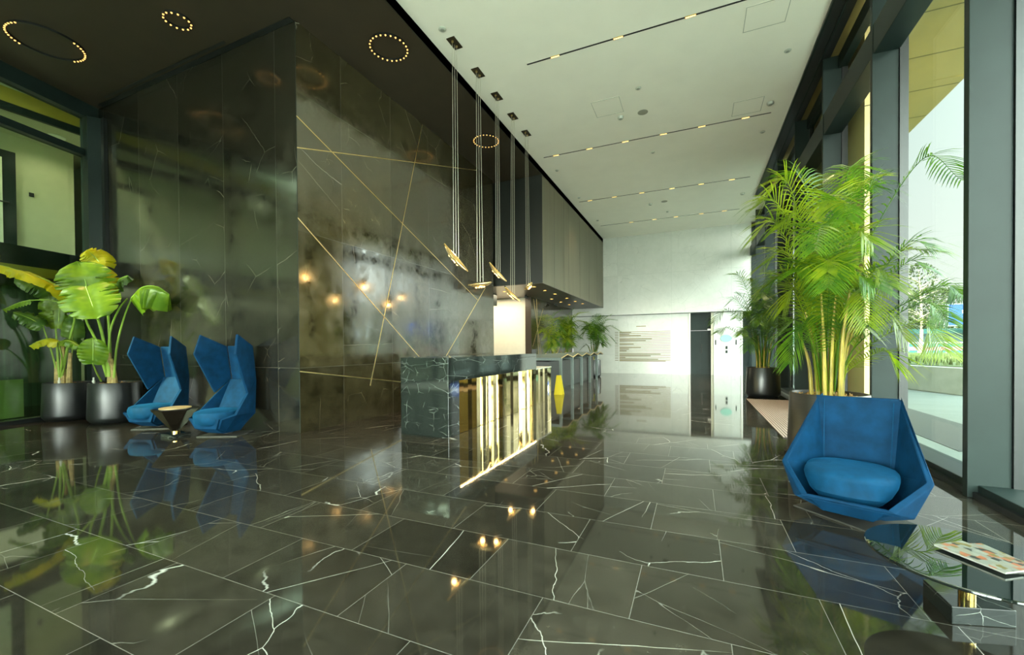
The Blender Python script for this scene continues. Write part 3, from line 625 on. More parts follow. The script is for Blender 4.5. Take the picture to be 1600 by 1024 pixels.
MB().prism([(x * c - y * s_, x * s_ + y * c) for x, y in ((-.27, -.21), (.27, -.21), (.27, .21), (-.27, .21))], 0, .012).build('base_plate', 'plate', lc, local=True, bevel=.003)

# ================================================================== glass coffee table with magazines
tx, ty, tz = 1.076, 2.42, .28
o = thing('coffee_table', 'round black glass coffee table on a brass stem and black marble block', 'coffee table', (tx, ty, 0))
MB().prism([(1.0, 2.375), (1.232, 2.443), (1.225, 2.67), (.993, 2.605)], 0, .076).build('base_block', 'table_marble', o, bevel=.003)
MB().lathe([(.028, .076), (.028, .135), (.018, .136), (.018, tz - .016)], 28, (1.085, 2.46, 0)).build('stem', 'gold', o)
MB().lathe([(.001, tz - .016), (.340, tz - .016), (.347, tz - .010), (.347, tz - .003), (.344, tz), (.001, tz)], 96, (tx, ty, 0)).build('table_top', 'table_glass', o)
def magazine(label, cx, cy, z, rz, w_, h_, hue):
    o = thing('magazine', label, 'magazine', (cx, cy, z), rz, None)
    mb = MB(); mb.box(-w_ / 2, -h_ / 2, 0, w_ / 2, h_ / 2, .007).build('pages', 'paper', o, local=True)
    MB().box(-w_ / 2 - .001, -h_ / 2 - .001, .0071, w_ / 2 + .001, h_ / 2 + .001, .0082).build('cover', hue, o, local=True)
    return o
def mag_mat(name, seed):
    m, t, b = new_mat(name); tc = N(t, 'ShaderNodeTexCoord'); v = scaled(t, tc.outputs['Generated'], (5.0, 6.5, 1)); 
    vo = N(t, 'ShaderNodeTexVoronoi', distance='CHEBYCHEV'); vo.inputs['Scale'].default_value = 1.4; ad = N(t, 'ShaderNodeVectorMath', operation='ADD'); L(t, v, ad.inputs[0]); ad.inputs[1].default_value = (seed, seed * 2, 0); L(t, ad.outputs[0], vo.inputs['Vector'])
    sp = N(t, 'ShaderNodeSeparateColor'); L(t, vo.outputs['Color'], sp.inputs[0]); cr = N(t, 'ShaderNodeValToRGB'); cr.color_ramp.interpolation = 'CONSTANT'
    cols = [(0, (.20, .20, .17, 1)), (.28, (.15, .11, .02, 1)), (.42, (.24, .24, .20, 1)), (.55, (.32, .10, .04, 1)), (.72, (.02, .02, .015, 1)), (.84, (.22, .20, .15, 1))]
    e = cr.color_ramp.elements; e[0].position, e[0].color = cols[0]; e[1].position, e[1].color = cols[1]
    for p, c_ in cols[2:]: n_ = e.new(p); n_.color = c_
    L(t, sp.outputs[0], cr.inputs[0]); L(t, cr.outputs[0], b.inputs['Base Color']); b.inputs['Roughness'].default_value = .3; return m
MT['cover_a'] = mag_mat('printed_cover', 3.3); MT['cover_b'] = mag_mat('printed_cover_below', 8.1)
magazine('magazine under the other one on the glass table', 1.165, 2.455, tz + .0005, math.radians(22), .15, .23, 'cover_b')
magazine('glossy magazine with picture tiles on top of the glass table', 1.115, 2.42, tz + .0095, math.radians(34), .16, .24, 'cover_a')

# ================================================================== floor mat
mt = thing('entrance_mat', 'ribbed pinkish brown entrance mat by the window wall', 'mat', (1.5, 9, 0))
MB().box(1.03, 6.3, 0.0, 1.92, 10.55, .006).build('backing', 'mat_dark', mt)
mb = MB()
for k in range(25): x = 1.035 + k * .0358; mb.box(x, 6.31, .006, x + .021, 10.54, .013)
mb.build('ribs', 'mat_pink', mt)

# ================================================================== pots and plants
def pot(o, cx, cy, m='pot', R=.35, h=.66):
    k = R / .35
    MB().lathe([(.001, 0), (.27 * k, 0), (.31 * k, .015), (.345 * k, .06), (.355 * k, .10), (.335 * k, h - .01), (.330 * k, h), (.312 * k, h), (.305 * k, h - .05), (.001, h - .055)], 56, (cx, cy, 0)).build('pot', m, o)
    rg = random.Random(int(cx * 100)); mb = MB().lathe([(.001, h - .05), (.304 * k, h - .048)], 40, (cx, cy, 0), cap=False)
    for i in range(130):
        a = rg.uniform(0, 6.28); r = .29 * k * math.sqrt(rg.random()); c_ = Vector((cx + r * math.cos(a), cy + r * math.sin(a), h - .04)); s = rg.uniform(.012, .035)
        d = Vector((rg.gauss(0, 1), rg.gauss(0, 1), rg.gauss(0, .4))).normalized() * s; e = d.orthogonal() * .5
        mb.slab([c_ - d, c_ + e, c_ + d, c_ - e], (0, 0, .012))
    mb.build('bark_mulch', 'soil', o, smooth=False)
def paddle(o, pts, W, m='paddle', nrm=(.85, -.5, .25), droop=.22, seed=1, tears=4):
    """a banana-like leaf along its rib, folded along the rib, torn at the edges"""
    rg = random.Random(seed); n, k = 26, 5; P = bez(pts, n); vs = []; nr = Vector(nrm).normalized()
    tr = {rg.randint(4, n - 4): rg.uniform(.5, .8) for _ in range(tears)}
    for i, p in enumerate(P):
        s = i / n; t = (P[min(i + 1, n)] - P[max(i - 1, 0)]).normalized(); sd_ = t.cross(nr).normalized(); up = sd_.cross(t)
        wd = W / 2 * (math.sin(math.pi * min(1, .04 + s * .96) ** .85) ** .38)
        if i == n: wd = .004
        for j in range(-k, k + 1):
            q = j / k; ww = wd * (tr.get(i, 1) if abs(q) > .5 else 1)
            rip = .012 * math.sin(i * 1.9 + j) * abs(q) + .02 * noise.noise(p * 7 + Vector((j * .2, 0, 0)))
            vs.append(p + sd_ * (q * ww) + up * (abs(q) * W * .12 - q * q * W * droop + rip) + t * (-abs(q) * .05 * W))
    m_ = 2 * k + 1; fs = [(i * m_ + j, i * m_ + j + 1, (i + 1) * m_ + j + 1, (i + 1) * m_ + j) for i in range(n) for j in range(m_ - 1)]
    lf_ = MB().add(vs, fs); ob = lf_.build('leaf', m, o, smooth=True)
    MB().tube(P, [.011 * (1 - .8 * i / n) for i in range(n + 1)], 6).build('midrib', 'petiole', ob)
def stalk(o, pts, r=.016, m='petiole', name='stalk'):
    P = bez(pts, 14); MB().tube(P, [r * (1.3 - .6 * i / 14) for i in range(15)], 8).build(name, m, o)
LP = {
'A':[[-8.95, 3.45, 2.1], [-8.94, 3.4, 2.35], [-9.04, 3.35, 2.62]],
'B':[[-8.79, 3.36, 2.2], [-8.58, 3.34, 1.94], [-8.42, 3.35, 1.65]],
'C':[[-8.5, 3.81, 2.05], [-8.28, 3.85, 2.21], [-8.01, 3.91, 2.22], [-7.75, 3.97, 2.08]],
'D':[[-8.7, 3.39, 0.98], [-8.63, 3.37, 1.19], [-8.62, 3.37, 1.4]],
'E':[[-9.05, 3.68, 2.58], [-9.17, 3.63, 2.74], [-9.17, 3.52, 2.85]],
'F':[[-9.09, 3.77, 2.23], [-8.93, 3.84, 2.39], [-8.79, 3.9, 2.45]],
'E2':[[-8.96, 3.72, 2.14], [-8.99, 3.7, 2.36], [-9.04, 3.63, 2.59]],
'petC1':[[-8.92, 3.68, 0.75], [-8.91, 3.69, 1.44], [-8.73, 3.73, 1.84], [-8.56, 3.78, 2.04]],
'petC2':[[-8.85, 3.71, 0.72], [-8.76, 3.72, 1.26], [-8.62, 3.76, 1.73], [-8.47, 3.8, 2.05]],
'petA':[[-8.97, 3.69, 0.75], [-8.94, 3.62, 1.37], [-8.9, 3.52, 1.79], [-8.95, 3.45, 2.1]],
'petB':[[-8.99, 3.68, 0.75], [-8.91, 3.52, 1.33], [-8.84, 3.39, 1.61], [-8.79, 3.35, 1.74]],
'petD':[[-9.05, 3.63, 0.68], [-8.92, 3.52, 0.83], [-8.7, 3.39, 0.98]],
'petE':[[-8.97, 3.72, 0.75], [-8.97, 3.71, 1.55], [-9.02, 3.69, 2.28], [-9.05, 3.68, 2.58]],
'G':[[-9.53, 3.47, 2.0], [-9.55, 3.24, 2.28], [-9.64, 2.98, 2.42], [-9.82, 2.74, 2.53]],
'G2':[[-9.63, 3.42, 2.18], [-9.58, 3.23, 2.31], [-9.75, 2.99, 2.45], [-9.81, 2.8, 2.43]],
'H':[[-9.95, 3.34, 2.17], [-9.95, 3.17, 2.3], [-10.05, 2.97, 2.4]],
'I':[[-10.1, 3.44, 1.61], [-10.06, 3.4, 1.9], [-10.05, 3.35, 2.2]],
'I2':[[-10.04, 3.47, 1.57], [-10.01, 3.48, 1.91], [-10.01, 3.47, 2.21]],
'J':[[-9.73, 3.05, 2.0], [-9.85, 2.95, 1.95], [-10.0, 2.83, 1.84]],
'petJ':[[-9.3, 3.57, 1.67], [-9.46, 3.44, 1.9], [-9.62, 3.26, 2.01], [-9.73, 3.05, 2.0]],
'K':[[-9.97, 3.27, 1.6], [-10.03, 3.14, 1.72], [-10.07, 2.96, 1.82]],
'petK':[[-10.05, 3.46, 0.7], [-10.06, 3.4, 1.12], [-9.99, 3.27, 1.6]],
'M':[[-9.62, 3.32, 1.34], [-9.75, 3.21, 1.38], [-9.92, 3.08, 1.27]],
'M2':[[-9.67, 3.35, 1.34], [-9.51, 3.42, 1.35], [-9.36, 3.49, 1.26]],
'petM':[[-10.02, 3.47, 0.7], [-9.84, 3.44, 1.05], [-9.62, 3.32, 1.34]],
'petI':[[-10.03, 3.47, 0.7], [-10.05, 3.46, 1.12], [-10.07, 3.45, 1.57]],
'petG':[[-10.0, 3.48, 0.7], [-9.82, 3.51, 1.27], [-9.64, 3.53, 1.71], [-9.53, 3.47, 2.0]],
'N':[[-9.95, 3.61, 1.19], [-9.88, 3.59, 1.53], [-9.77, 3.58, 1.83]],
'petN':[[-9.98, 3.49, 0.7], [-9.99, 3.59, 0.96], [-9.95, 3.61, 1.19]],
}
p2 = thing('potted_paddle_plant', 'broad paddle leaved plant in the wide black pot next to the wing chair', 'potted plant', (-8.87, 3.74, 0)); pot(p2, -8.87, 3.74)
for k, r in (('petC1', .015), ('petC2', .014), ('petA', .02), ('petB', .018), ('petD', .012), ('petE', .018)): stalk(p2, LP[k], r)
for x, y, h, lean in ((-8.95, 3.70, 1.15, .05), (-8.86, 3.72, 1.05, -.04), (-8.98, 3.78, .95, -.1)): stalk(p2, [(x, y, .60), (x + lean * .3, y, .6 + (h - .6) * .5), (x + lean, y - .02, h)], .034, 'sheath', 'stem')
paddle(p2, LP['A'], .74, 'paddle', (.80, -.55, .15), .10, 2); paddle(p2, LP['B'], .74, 'paddle', (.80, -.55, .2), .12, 3)
paddle(p2, LP['C'], .42, 'paddle', (.15, -.3, 1), .9, 4, 7); paddle(p2, LP['D'], .36, 'paddle', (.85, -.5, .1), .1, 5, 0)
paddle(p2, LP['E'], .42, 'paddle_yellow_lit', (.6, -.6, .5), .35, 6); paddle(p2, LP['F'], .36, 'paddle_dark', (.5, -.4, .8), .4, 7, 5); paddle(p2, LP['E2'], .34, 'paddle_yellow_lit', (.8, -.5, .3), .3, 8)
p1 = thing('potted_paddle_plant', 'paddle leaved plant in the black pot against the left glass front', 'potted plant', (-9.93, 3.55, 0)); pot(p1, -9.93, 3.55, R=.33, h=.645)
for k, r in (('petM', .014), ('petI', .018), ('petG', .018), ('petN', .014), ('petK', .012), ('petJ', .010)): stalk(p1, LP[k], r)
for x, y, h, lean in ((-10.0, 3.5, 1.3, .03), (-9.92, 3.55, 1.15, .06), (-10.05, 3.45, 1.0, -.03)): stalk(p1, [(x, y, .6), (x + lean * .4, y, .6 + (h - .6) * .5), (x + lean, y, h)], .034, 'sheath', 'stem')
paddle(p1, LP['G'], .26, 'paddle_yellow_lit', (.3, -.2, 1), .5, 11, 5); paddle(p1, LP['G2'], .24, 'paddle_yellow_lit', (.3, -.3, 1), .5, 12, 5)
paddle(p1, LP['H'], .36, 'paddle_dark', (.7, -.5, .6), .3, 13); paddle(p1, LP['I'], .34, 'paddle', (.85, -.5, .1), .2, 14); paddle(p1, LP['I2'], .32, 'paddle', (.9, -.4, .1), .3, 15)
paddle(p1, LP['J'], .12, 'paddle', (.3, -.3, 1), .5, 16, 0); paddle(p1, LP['K'], .28, 'paddle_dark', (.6, -.5, .6), .3, 17)
paddle(p1, LP['M'], .20, 'paddle_yellow_lit', (.4, -.3, 1), .5, 18); paddle(p1, LP['M2'], .18, 'paddle', (.4, -.3, 1), .5, 19); paddle(p1, LP['N'], .3, 'paddle_dark', (.85, -.5, .2), .3, 20)
for o_, x, y in ((p2, -9.12, 3.56), (p1, -9.72, 3.36)): MB().lathe([(.02, .60), (.02, .69), (.012, .70), (.012, .74), (.001, .745)], 12, (x, y, 0)).build('water_gauge', 'grey_dev', o_)

def frond(o, pts, leaf=.30, n=34, s0=.32, m='frond', seed=0, drop=.12, wid=.014, rad=.008):
    """a feather palm leaf: arching stalk with paired narrow leaflets"""
    rg = random.Random(seed); K = 24; P = bez(pts, K); mb = MB()
    ln = sum((P[i + 1] - P[i]).length for i in range(K))
    mb.tube(P, [rad * (1 - .85 * i / K) for i in range(K + 1)], 5)
    for i in range(n):
        s = s0 + (1 - s0) * (i + .5) / n; f = s * K; j = min(int(f), K - 1); p = P[j].lerp(P[j + 1], f - j)
        t = (P[min(j + 2, K)] - P[max(j - 1, 0)]).normalized()
        sd_ = t.cross(Vector((0, 0, 1)));
        if sd_.length < .05: sd_ = t.orthogonal()
        sd_.normalize(); up = sd_.cross(t).normalized()
        q = (s - s0) / (1 - s0); l = leaf * (math.sin(math.pi * (.12 + .82 * q)) ** .7) * rg.uniform(.88, 1.08)
        fwd = .55 + .75 * q
        for sg in (-1, 1):
            d = (sd_ * sg + t * fwd + up * (.28 + rg.uniform(-.08, .08))).normalized(); a = p; w0 = t * wid
            pr = []
            for e in (0, .35, .7, 1.0):
                c_ = p + d * l * e - Vector((0, 0, 1)) * (drop * l / .3 * e * e * 1.1); pr.append((c_, wid * (.6, 1, .7, .05)[int(e * 3 + .01) if e < 1 else 3]))
            vs = []
            wv = (t - d * t.dot(d)).normalized() if abs(t.dot(d)) < .99 else up
            for c_, w_ in pr: vs += [c_ - wv * w_ * .5, c_ + wv * w_ * .5]
            mb.add(vs, [(0, 1, 3, 2), (2, 3, 5, 4), (4, 5, 7, 6)])
    ob = mb.build('frond', m, o, smooth=False); return ob
def palm(name, label, cx, cy, h0, tips, leaf, n, potm, R, h, extra, er, eh, seed, canes=9, mats=('frond', 'frond', 'frond_yellow'), s0=.34, group=None, wid=.0135, xmin=None):
    o = thing(name, label, 'potted plant', (cx, cy, 0), group=group)
    if potm: pot(o, cx, cy, potm, R, h)
    rg = random.Random(seed)
    for k in range(canes):
        a = 2.4 * k; r = .16 * (k / canes) ** .5 * R / .35; x, y = cx + r * math.cos(a), cy + r * math.sin(a)
        hh = h0 * rg.uniform(.7, 1.25); MB().tube(bez([(x, y, h - .06), (x + .03 * math.cos(a), y + .03 * math.sin(a), h + hh * .5), (x + .12 * math.cos(a), y + .12 * math.sin(a), h + hh)], 8), [.022, .02, .019, .018, .016, .014, .012, .010, .008], 8).build('cane', 'cane', o)
    allp = [(Vector(a), Vector(b)) for a, b in tips]
    for k in range(extra):
        a = rg.uniform(0, 6.28); e = er * rg.uniform(.45, 1); z = eh * rg.uniform(.35, 1.0)
        tip = Vector((cx + e * math.cos(a), cy + e * math.sin(a), h + z)); mid = Vector((cx + e * .6 * math.cos(a), cy + e * .6 * math.sin(a), h + z * 1.02 + .1)); allp.append((tip, mid))
    for k, (tip, mid) in enumerate(allp):
        if xmin is not None: tip.x = max(tip.x, xmin); mid.x = max(mid.x, xmin)
        a = math.atan2(mid.y - cy, mid.x - cx); b0 = Vector((cx + .07 * math.cos(a) + rg.uniform(-.05, .05), cy + .07 * math.sin(a) + rg.uniform(-.05, .05), h + .02))
        b1 = Vector((b0.x + (mid.x - cx) * .22, b0.y + (mid.y - cy) * .22, h + (mid.z - h) * .55))
        frond(o, [b0, b1, mid, tip], leaf * rg.uniform(.85, 1.15), n, s0, rg.choice(mats), seed * 100 + k, .10, wid, .008)
    return o
BIG = [([2.1, 4.851, 2.597], [2.0, 5.321, 2.97]), ([2.1, 5.334, 2.127], [1.93, 5.46, 2.19]), ([2.06, 5.38, 1.95], [1.93, 5.46, 2.0]), ([2.1, 4.819, 1.61], [2.0, 5.036, 1.705]), ([2.1, 5.047, 1.393], [2.0, 5.317, 1.594]), ([2.1, 5.139, 1.136], [2.0, 5.365, 1.412]), ([1.89, 5.52, 0.97], [1.78, 5.51, 1.13]), ([2.1, 5.278, 2.083], [1.88, 5.55, 2.11]), ([0.57, 5.27, 2.35], [0.79, 5.24, 2.51]), ([0.7, 5.33, 2.8], [0.91, 5.29, 2.93]), ([0.56, 5.16, 2.66], [0.8, 5.19, 2.69]), ([0.93, 5.54, 3.1], [1.08, 5.42, 2.97]), ([1.34, 5.83, 3.14], [1.28, 5.56, 2.85]), ([1.71, 5.88, 2.95], [1.52, 5.61, 3.08]), ([1.78, 5.8, 3.02], [1.56, 5.57, 2.81]), ([0.67, 5.1, 2.05], [0.89, 5.17, 2.15]), ([0.66, 5.2, 1.81], [0.88, 5.22, 1.91]), ([0.85, 5.17, 1.58], [0.97, 5.21, 1.79]), ([0.93, 4.99, 1.93], [1.07, 5.14, 1.99]), ([1.72, 5.34, 2.76], [1.61, 5.38, 2.74]), ([0.88, 5.08, 1.0], [1.01, 5.17, 1.41]), ([1.69, 5.0, 1.72], [1.6, 5.21, 1.91]), ([1.29, 4.82, 2.36], [1.32, 5.09, 2.56]), ([0.99, 4.58, 2.05], [1.14, 4.95, 2.34]), ([1.85, 5.18, 1.23], [1.72, 5.32, 1.53]), ([1.1, 4.63, 1.71], [1.21, 4.98, 1.96]), ([1.47, 4.9, 1.38], [1.48, 5.16, 1.76])]
FAR = [([0.37, 10.42, 1.7], [0.68, 10.67, 1.99]), ([0.45, 10.35, 1.48], [0.68, 10.61, 1.58]), ([0.68, 10.89, 2.15], [0.88, 10.92, 2.23]), ([0.89, 10.98, 2.4], [1.03, 10.99, 2.23]), ([0.93, 10.56, 1.44], [1.01, 10.76, 1.58]), ([1.99, 11.13, 1.07], [1.8, 11.16, 1.39]), ([2.1, 11.4, 1.39], [1.78, 11.26, 1.67]), ([2.01, 11.47, 2.23], [1.66, 11.26, 2.09]), ([1.15, 10.98, 2.7], [1.26, 11.03, 2.5]), ([0.96, 10.68, 2.72], [1.18, 10.89, 2.39]), ([0.68, 10.67, 2.81], [0.98, 10.85, 2.7]), ([1.61, 11.19, 2.81], [1.53, 11.15, 2.5]), ([1.76, 10.93, 0.9], [1.67, 11.05, 1.26]), ([1.07, 10.62, 1.08], [1.15, 10.82, 1.37]), ([0.82, 10.4, 1.79], [1.04, 10.72, 1.93]), ([1.85, 10.85, 1.76], [1.58, 10.95, 1.75]), ([1.3, 10.61, 1.65], [1.33, 10.85, 1.89])]
palm('potted_palm', 'tall bushy areca palm in the dark pot directly behind the low lounge chair', 1.28, 5.36, .9, BIG, .40, 34, 'pot_brown', .36, .69, 14, .62, 1.9, 1, canes=12)
palm('potted_palm', 'smaller areca palm in the black pot at the far end of the entrance mat', 1.43, 11.2, .7, FAR, .36, 26, 'pot', .35, .68, 12, .6, 1.6, 2, canes=8, mats=('frond', 'frond_dark'))
mats_d = ('frond', 'frond_dark', 'frond_yellow')
palm('potted_palm', 'leftmost yellowish palm behind the zigzag consoles', -4.50, 13.9, .5, [((-4.6, 13.3, 2.25), (-4.72, 13.6, 2.0)), ((-4.75, 13.2, 1.7), (-4.75, 13.5, 1.8)), ((-4.2, 13.7, 2.2), (-4.5, 13.8, 2.0)), ((-3.95, 14.0, 1.9), (-4.4, 13.9, 1.95)), ((-4.3, 14.2, 2.5), (-4.55, 14.0, 2.2))], .42, 16, 'pot', .27, .66, 8, .36, 1.3, 3, xmin=-4.66, canes=4, mats=('frond_yellow', 'frond_yellow', 'frond'), wid=.024)
palm('potted_palm', 'middle palm behind the zigzag consoles', -4.48, 15.4, .5, [((-3.9, 15.3, 2.45), (-4.4, 15.5, 2.2)), ((-3.6, 15.5, 2.1), (-4.2, 15.5, 2.1)), ((-4.3, 15.9, 2.7), (-4.55, 15.8, 2.3)), ((-3.5, 15.9, 1.75), (-4.1, 15.8, 1.95)), ((-4.1, 15.1, 2.0), (-4.45, 15.4, 2.0)), ((-4.5, 15.0, 2.3), (-4.65, 15.3, 2.1)), ((-3.7, 15.7, 2.5), (-4.2, 15.7, 2.35)), ((-3.9, 15.2, 1.5), (-4.3, 15.4, 1.7))], .44, 18, 'pot', .27, .66, 12, .38, 1.6, 4, xmin=-4.66, canes=5, mats=('frond_yellow', 'frond', 'frond'), wid=.024)
palm('potted_palm', 'rightmost dark green palm behind the zigzag consoles, against the white wall', -3.65, 16.35, .5, [((-2.75, 16.2, 2.2), (-3.2, 16.3, 2.15)), ((-2.6, 16.3, 1.75), (-3.1, 16.3, 1.95)), ((-2.85, 16.5, 1.35), (-3.2, 16.4, 1.65)), ((-3.3, 16.1, 2.35), (-3.5, 16.2, 2.1)), ((-4.2, 16.5, 2.2), (-3.95, 16.4, 2.05)), ((-3.0, 16.7, 2.45), (-3.3, 16.5, 2.2)), ((-4.0, 16.1, 1.7), (-3.85, 16.2, 1.8)), ((-3.2, 16.0, 1.5), (-3.4, 16.15, 1.75)), ((-3.6, 16.9, 2.5), (-3.62, 16.6, 2.2))], .42, 18, 'pot', .27, .66, 12, .6, 1.3, 5, canes=5, mats=('frond', 'frond_dark', 'frond'), wid=.024)

# ================================================================== zigzag consoles
ys = [10.45, 11.55, 12.6, 13.7, 14.75, 15.75]
where = ['first in the row, nearest the reception counter', 'second from the reception counter', 'third from the reception counter', 'fourth from the reception counter', 'last in the row, nearest the white wall']
for i in range(5):
    y0, y1 = ys[i], ys[i + 1]; xa, xb = -4.10, -3.20
    o = thing('console', 'dark console with zigzag gold edged top, ' + where[i], 'console', (-3.65, y0, 0), group='zigzag consoles')
    for x in (xa, xb): MB().box(x - .035, y0 - .035, 0, x + .035, y0 + .035, .885).build('leg', 'console_grey', o, bevel=.003)
    MB().box(xa, y0 - .035, .83, xb - .036, y0 + .035, .885).build('rail', 'console_grey', o)
    MB().box(xa, y0 + .06, .0, xb - .32, y1 - .06, .80).build('cabinet', 'black', o, bevel=.004)
    ym = (y0 + y1) / 2; mb = MB()
    mb.add([(x, y, z) for x in (xa - .05, xb + .03) for y, z in ((y0 - .03, .90), (ym, .985), (y1 - .04, .90), (y1 - .04, .885), (ym, .97), (y0 - .03, .885))],
           [(0, 1, 4, 5), (1, 2, 3, 4), (11, 10, 7, 6), (10, 9, 8, 7), (0, 6, 7, 1), (1, 7, 8, 2), (5, 4, 10, 11), (4, 3, 9, 10), (0, 5, 11, 6), (2, 8, 9, 3)])
    mb.build('folded_top', 'console_grey', o, smooth=False)
    for ya, za, yb_, zb in ((y0 - .03, .90, ym, .985), (ym, .985, y1 - .04, .90)):
        for x in (xb + .03, xa - .05): MB().tube([(x, ya, za - .005), (x, yb_, zb - .005)], .014, 6).build('gold_edge', 'inlay', o)
for x in (-4.35, -3.2): pass
o = thing('wet_floor_sign', 'small folding yellow floor sign standing in front of the first console', 'floor sign', (-3.08, 10.0, 0))
MB().slab([(-3.22, 9.93, 0), (-3.00, 9.93, 0), (-3.05, 9.985, .48), (-3.17, 9.985, .48)], (0, .012, 0)).build('front_panel', 'yellow_plastic', o)
MB().slab([(-3.22, 10.08, 0), (-3.00, 10.08, 0), (-3.05, 10.0, .48), (-3.17, 10.0, .48)], (0, .012, 0)).build('rear_panel', 'yellow_plastic', o)

# ================================================================== pendants
ends = [((-3.626, 2.828), (-3.213, 2.371)), ((-3.627, 2.287), (-3.189, 2.308)), ((-3.592, 2.805), (-3.246, 2.433)), ((-3.622, 2.452), (-3.279, 2.129)), ((-3.479, 2.482), (-3.31, 2.627))]
pys = [5.66, 6.43, 7.18, 7.93, 8.68]
pl_ = ['nearest pendant, steeply tilted over the near counter end', 'second pendant, hanging level', 'third pendant, tilted steeply down to the right', 'fourth pendant, the lowest hanging one with a dark tip', 'farthest pendant, small and tilted upwards to the right']
for i, (y, (a, b)) in enumerate(zip(pys, ends)):
    o = thing('pendant_lamp', 'amber leaf pendant, ' + pl_[i], 'pendant lamp', (-3.415, y, 2.5), group='pendant lamps over the counter')
    MB().box(-3.485, y - .13, ZC - .012, -3.345, y + .13, ZC + .0).build('ceiling_plate', 'bronze_plate', o, bevel=.002)
    for yy in (y - .06, y + .06): MB().lathe([(.018, -.018), (.018, 0)], 12, (-3.415, yy, ZC - .012)).build('cable_grip', 'gold_satin', o)
    A, B = Vector((a[0], y, a[1])), Vector((b[0], y, b[1])); mid = (A + B) / 2; d = (B - A).normalized(); up = Vector((0, 1, 0)).cross(d)
    if up.z < 0: up = -up
    for k, (dx, dy) in enumerate(((-.022, -.05), (.022, .05), (0, .0))):
        e = mid + d * ((dx) * 2) + Vector((0, dy * .5, .03)); MB().tube([(-3.415 + dx * .4, y + dy, ZC - .03), tuple(e)], .0038, 5).build('cable', 'cable', o)
    ln = (B - A).length
    # shade: a folded leaf of amber glass, open above
    n, k = 20, 6; vs = []
    for s in range(n + 1):
        u = s / n; p = A.lerp(B, u); w_ = .085 * math.sin(math.pi * (.03 + .94 * u)) ** .8
        for j in range(k + 1):
            th = math.pi * (j / k) ; vs.append(p + Vector((0, 1, 0)) * (w_ * math.cos(th)) - up * (w_ * .75 * math.sin(th)))
    fs = [(s * (k + 1) + j, s * (k + 1) + j + 1, (s + 1) * (k + 1) + j + 1, (s + 1) * (k + 1) + j) for s in range(n) for j in range(k)]
    MB().add(vs, fs).build('shade', 'crystal', o, smooth=True, solid=.003)
    MB().tube([tuple(A.lerp(B, .02) + up * .004), tuple(A.lerp(B, .98) + up * .004)], .006, 6).build('spine', 'gold_satin', o)
    for u in (.32, .44, .56, .66): MB().lathe([(.001, -.02), (.016, -.012), (.02, 0), (.016, .012), (.001, .02)], 10, tuple(A.lerp(B, u) - up * .058)).build('bulb', 'led_gold', o)
    light('pendant_glow', 'POINT', tuple(mid - up * .12), .8, (1, .6, .2), o, shadow_soft_size=.04)
    MB().tube([tuple(A - d * .012), tuple(A + d * .03)], .012, 8).build('end_cap', 'black' if i == 3 else 'gold_satin', o)

# ================================================================== ring lights in the dark ceiling
rl = ['large ring light with two lit arcs at the far left of the dark ceiling', 'small ring light right of the large one on the dark ceiling', 'ring light on the dark ceiling nearest the first pendant', 'ring light on the dark ceiling behind the pendant cables']
for i, (cx, cy, r, n, lit) in enumerate(((-8.78, 2.97, .40, 44, [(.35, 2.05), (3.45, 5.25)]), (-6.56, 3.51, .155, 14, None), (-4.25, 5.13, .275, 24, None), (-4.22, 8.30, .275, 24, None))):
    o = thing('ring_light', rl[i], 'ceiling light', (cx, cy, ZD), group='ring lights on the dark ceiling')
    MB().lathe([(r - .012, -.001), (r - .012, -.03), (r + .012, -.03), (r + .012, -.001)], 64, (cx, cy, ZD), cap=False).build('ring', 'black', o)
    for k in range(n):
        a = 2 * math.pi * k / n
        if lit and not any(p < (a + (6.283 if q > 6.283 and a < q - 6.283 else 0)) < q for p, q in lit): continue
        MB().lathe([(.001, -.014), (.010, -.010), (.013, 0)], 10, (cx + r * math.cos(a), cy + r * math.sin(a), ZD - .03), cap=False).build('bulb', 'led_warm', o)
    light('ring_lamp', 'SPOT', (cx, cy, ZD - .08), RING[i], (1, .60, .26), o, spot_size=math.radians(44), spot_blend=.9, shadow_soft_size=.1)

# ================================================================== linear tracks in the white ceiling
tk = [(-2.571, 1.9, 6.59, [-2.08, -1.07, -.05, .96], 'nearest slim black track light across the white ceiling'), (-3.465, 1.425, 9.98, [-3.14, -2.31, -1.47, -.64, .14, .97], 'second slim black track light across the white ceiling'),
      (-3.478, 1.422, 13.52, [-3.12, -2.34, -1.5, -.63, .17, .97], 'third slim track light across the white ceiling, third from the camera'), (-3.4, 1.42, 16.55, [-2.23, -1.39, -.64, .21, .95], 'farthest slim track light across the white ceiling, near the white wall')]
for x0, x1, y, leds, lab in tk:
    o = thing('track_light', lab, 'ceiling light', ((x0 + x1) / 2, y, ZC), group='track lights')
    MB().box(x0, y - .013, ZC - .006, x1, y + .013, ZC + .0).build('track', 'black', o)
    for x in leds:
        h = MB().box(x - .075, y - .018, ZC - .010, x + .075, y + .018, ZC - .002).build('module', 'gold_satin', o)
        for k in range(5): MB().lathe([(.001, -.003), (.011, -.002), (.013, 0)], 10, (x - .056 + k * .028, y, ZC - .010), cap=False).build('bulb', 'led_gold', h)
        light('track_lamp', 'SPOT', (x, y, ZC - .03), TRACK, (1, .80, .50), o, spot_size=math.radians(80), spot_blend=.7, shadow_soft_size=.05)

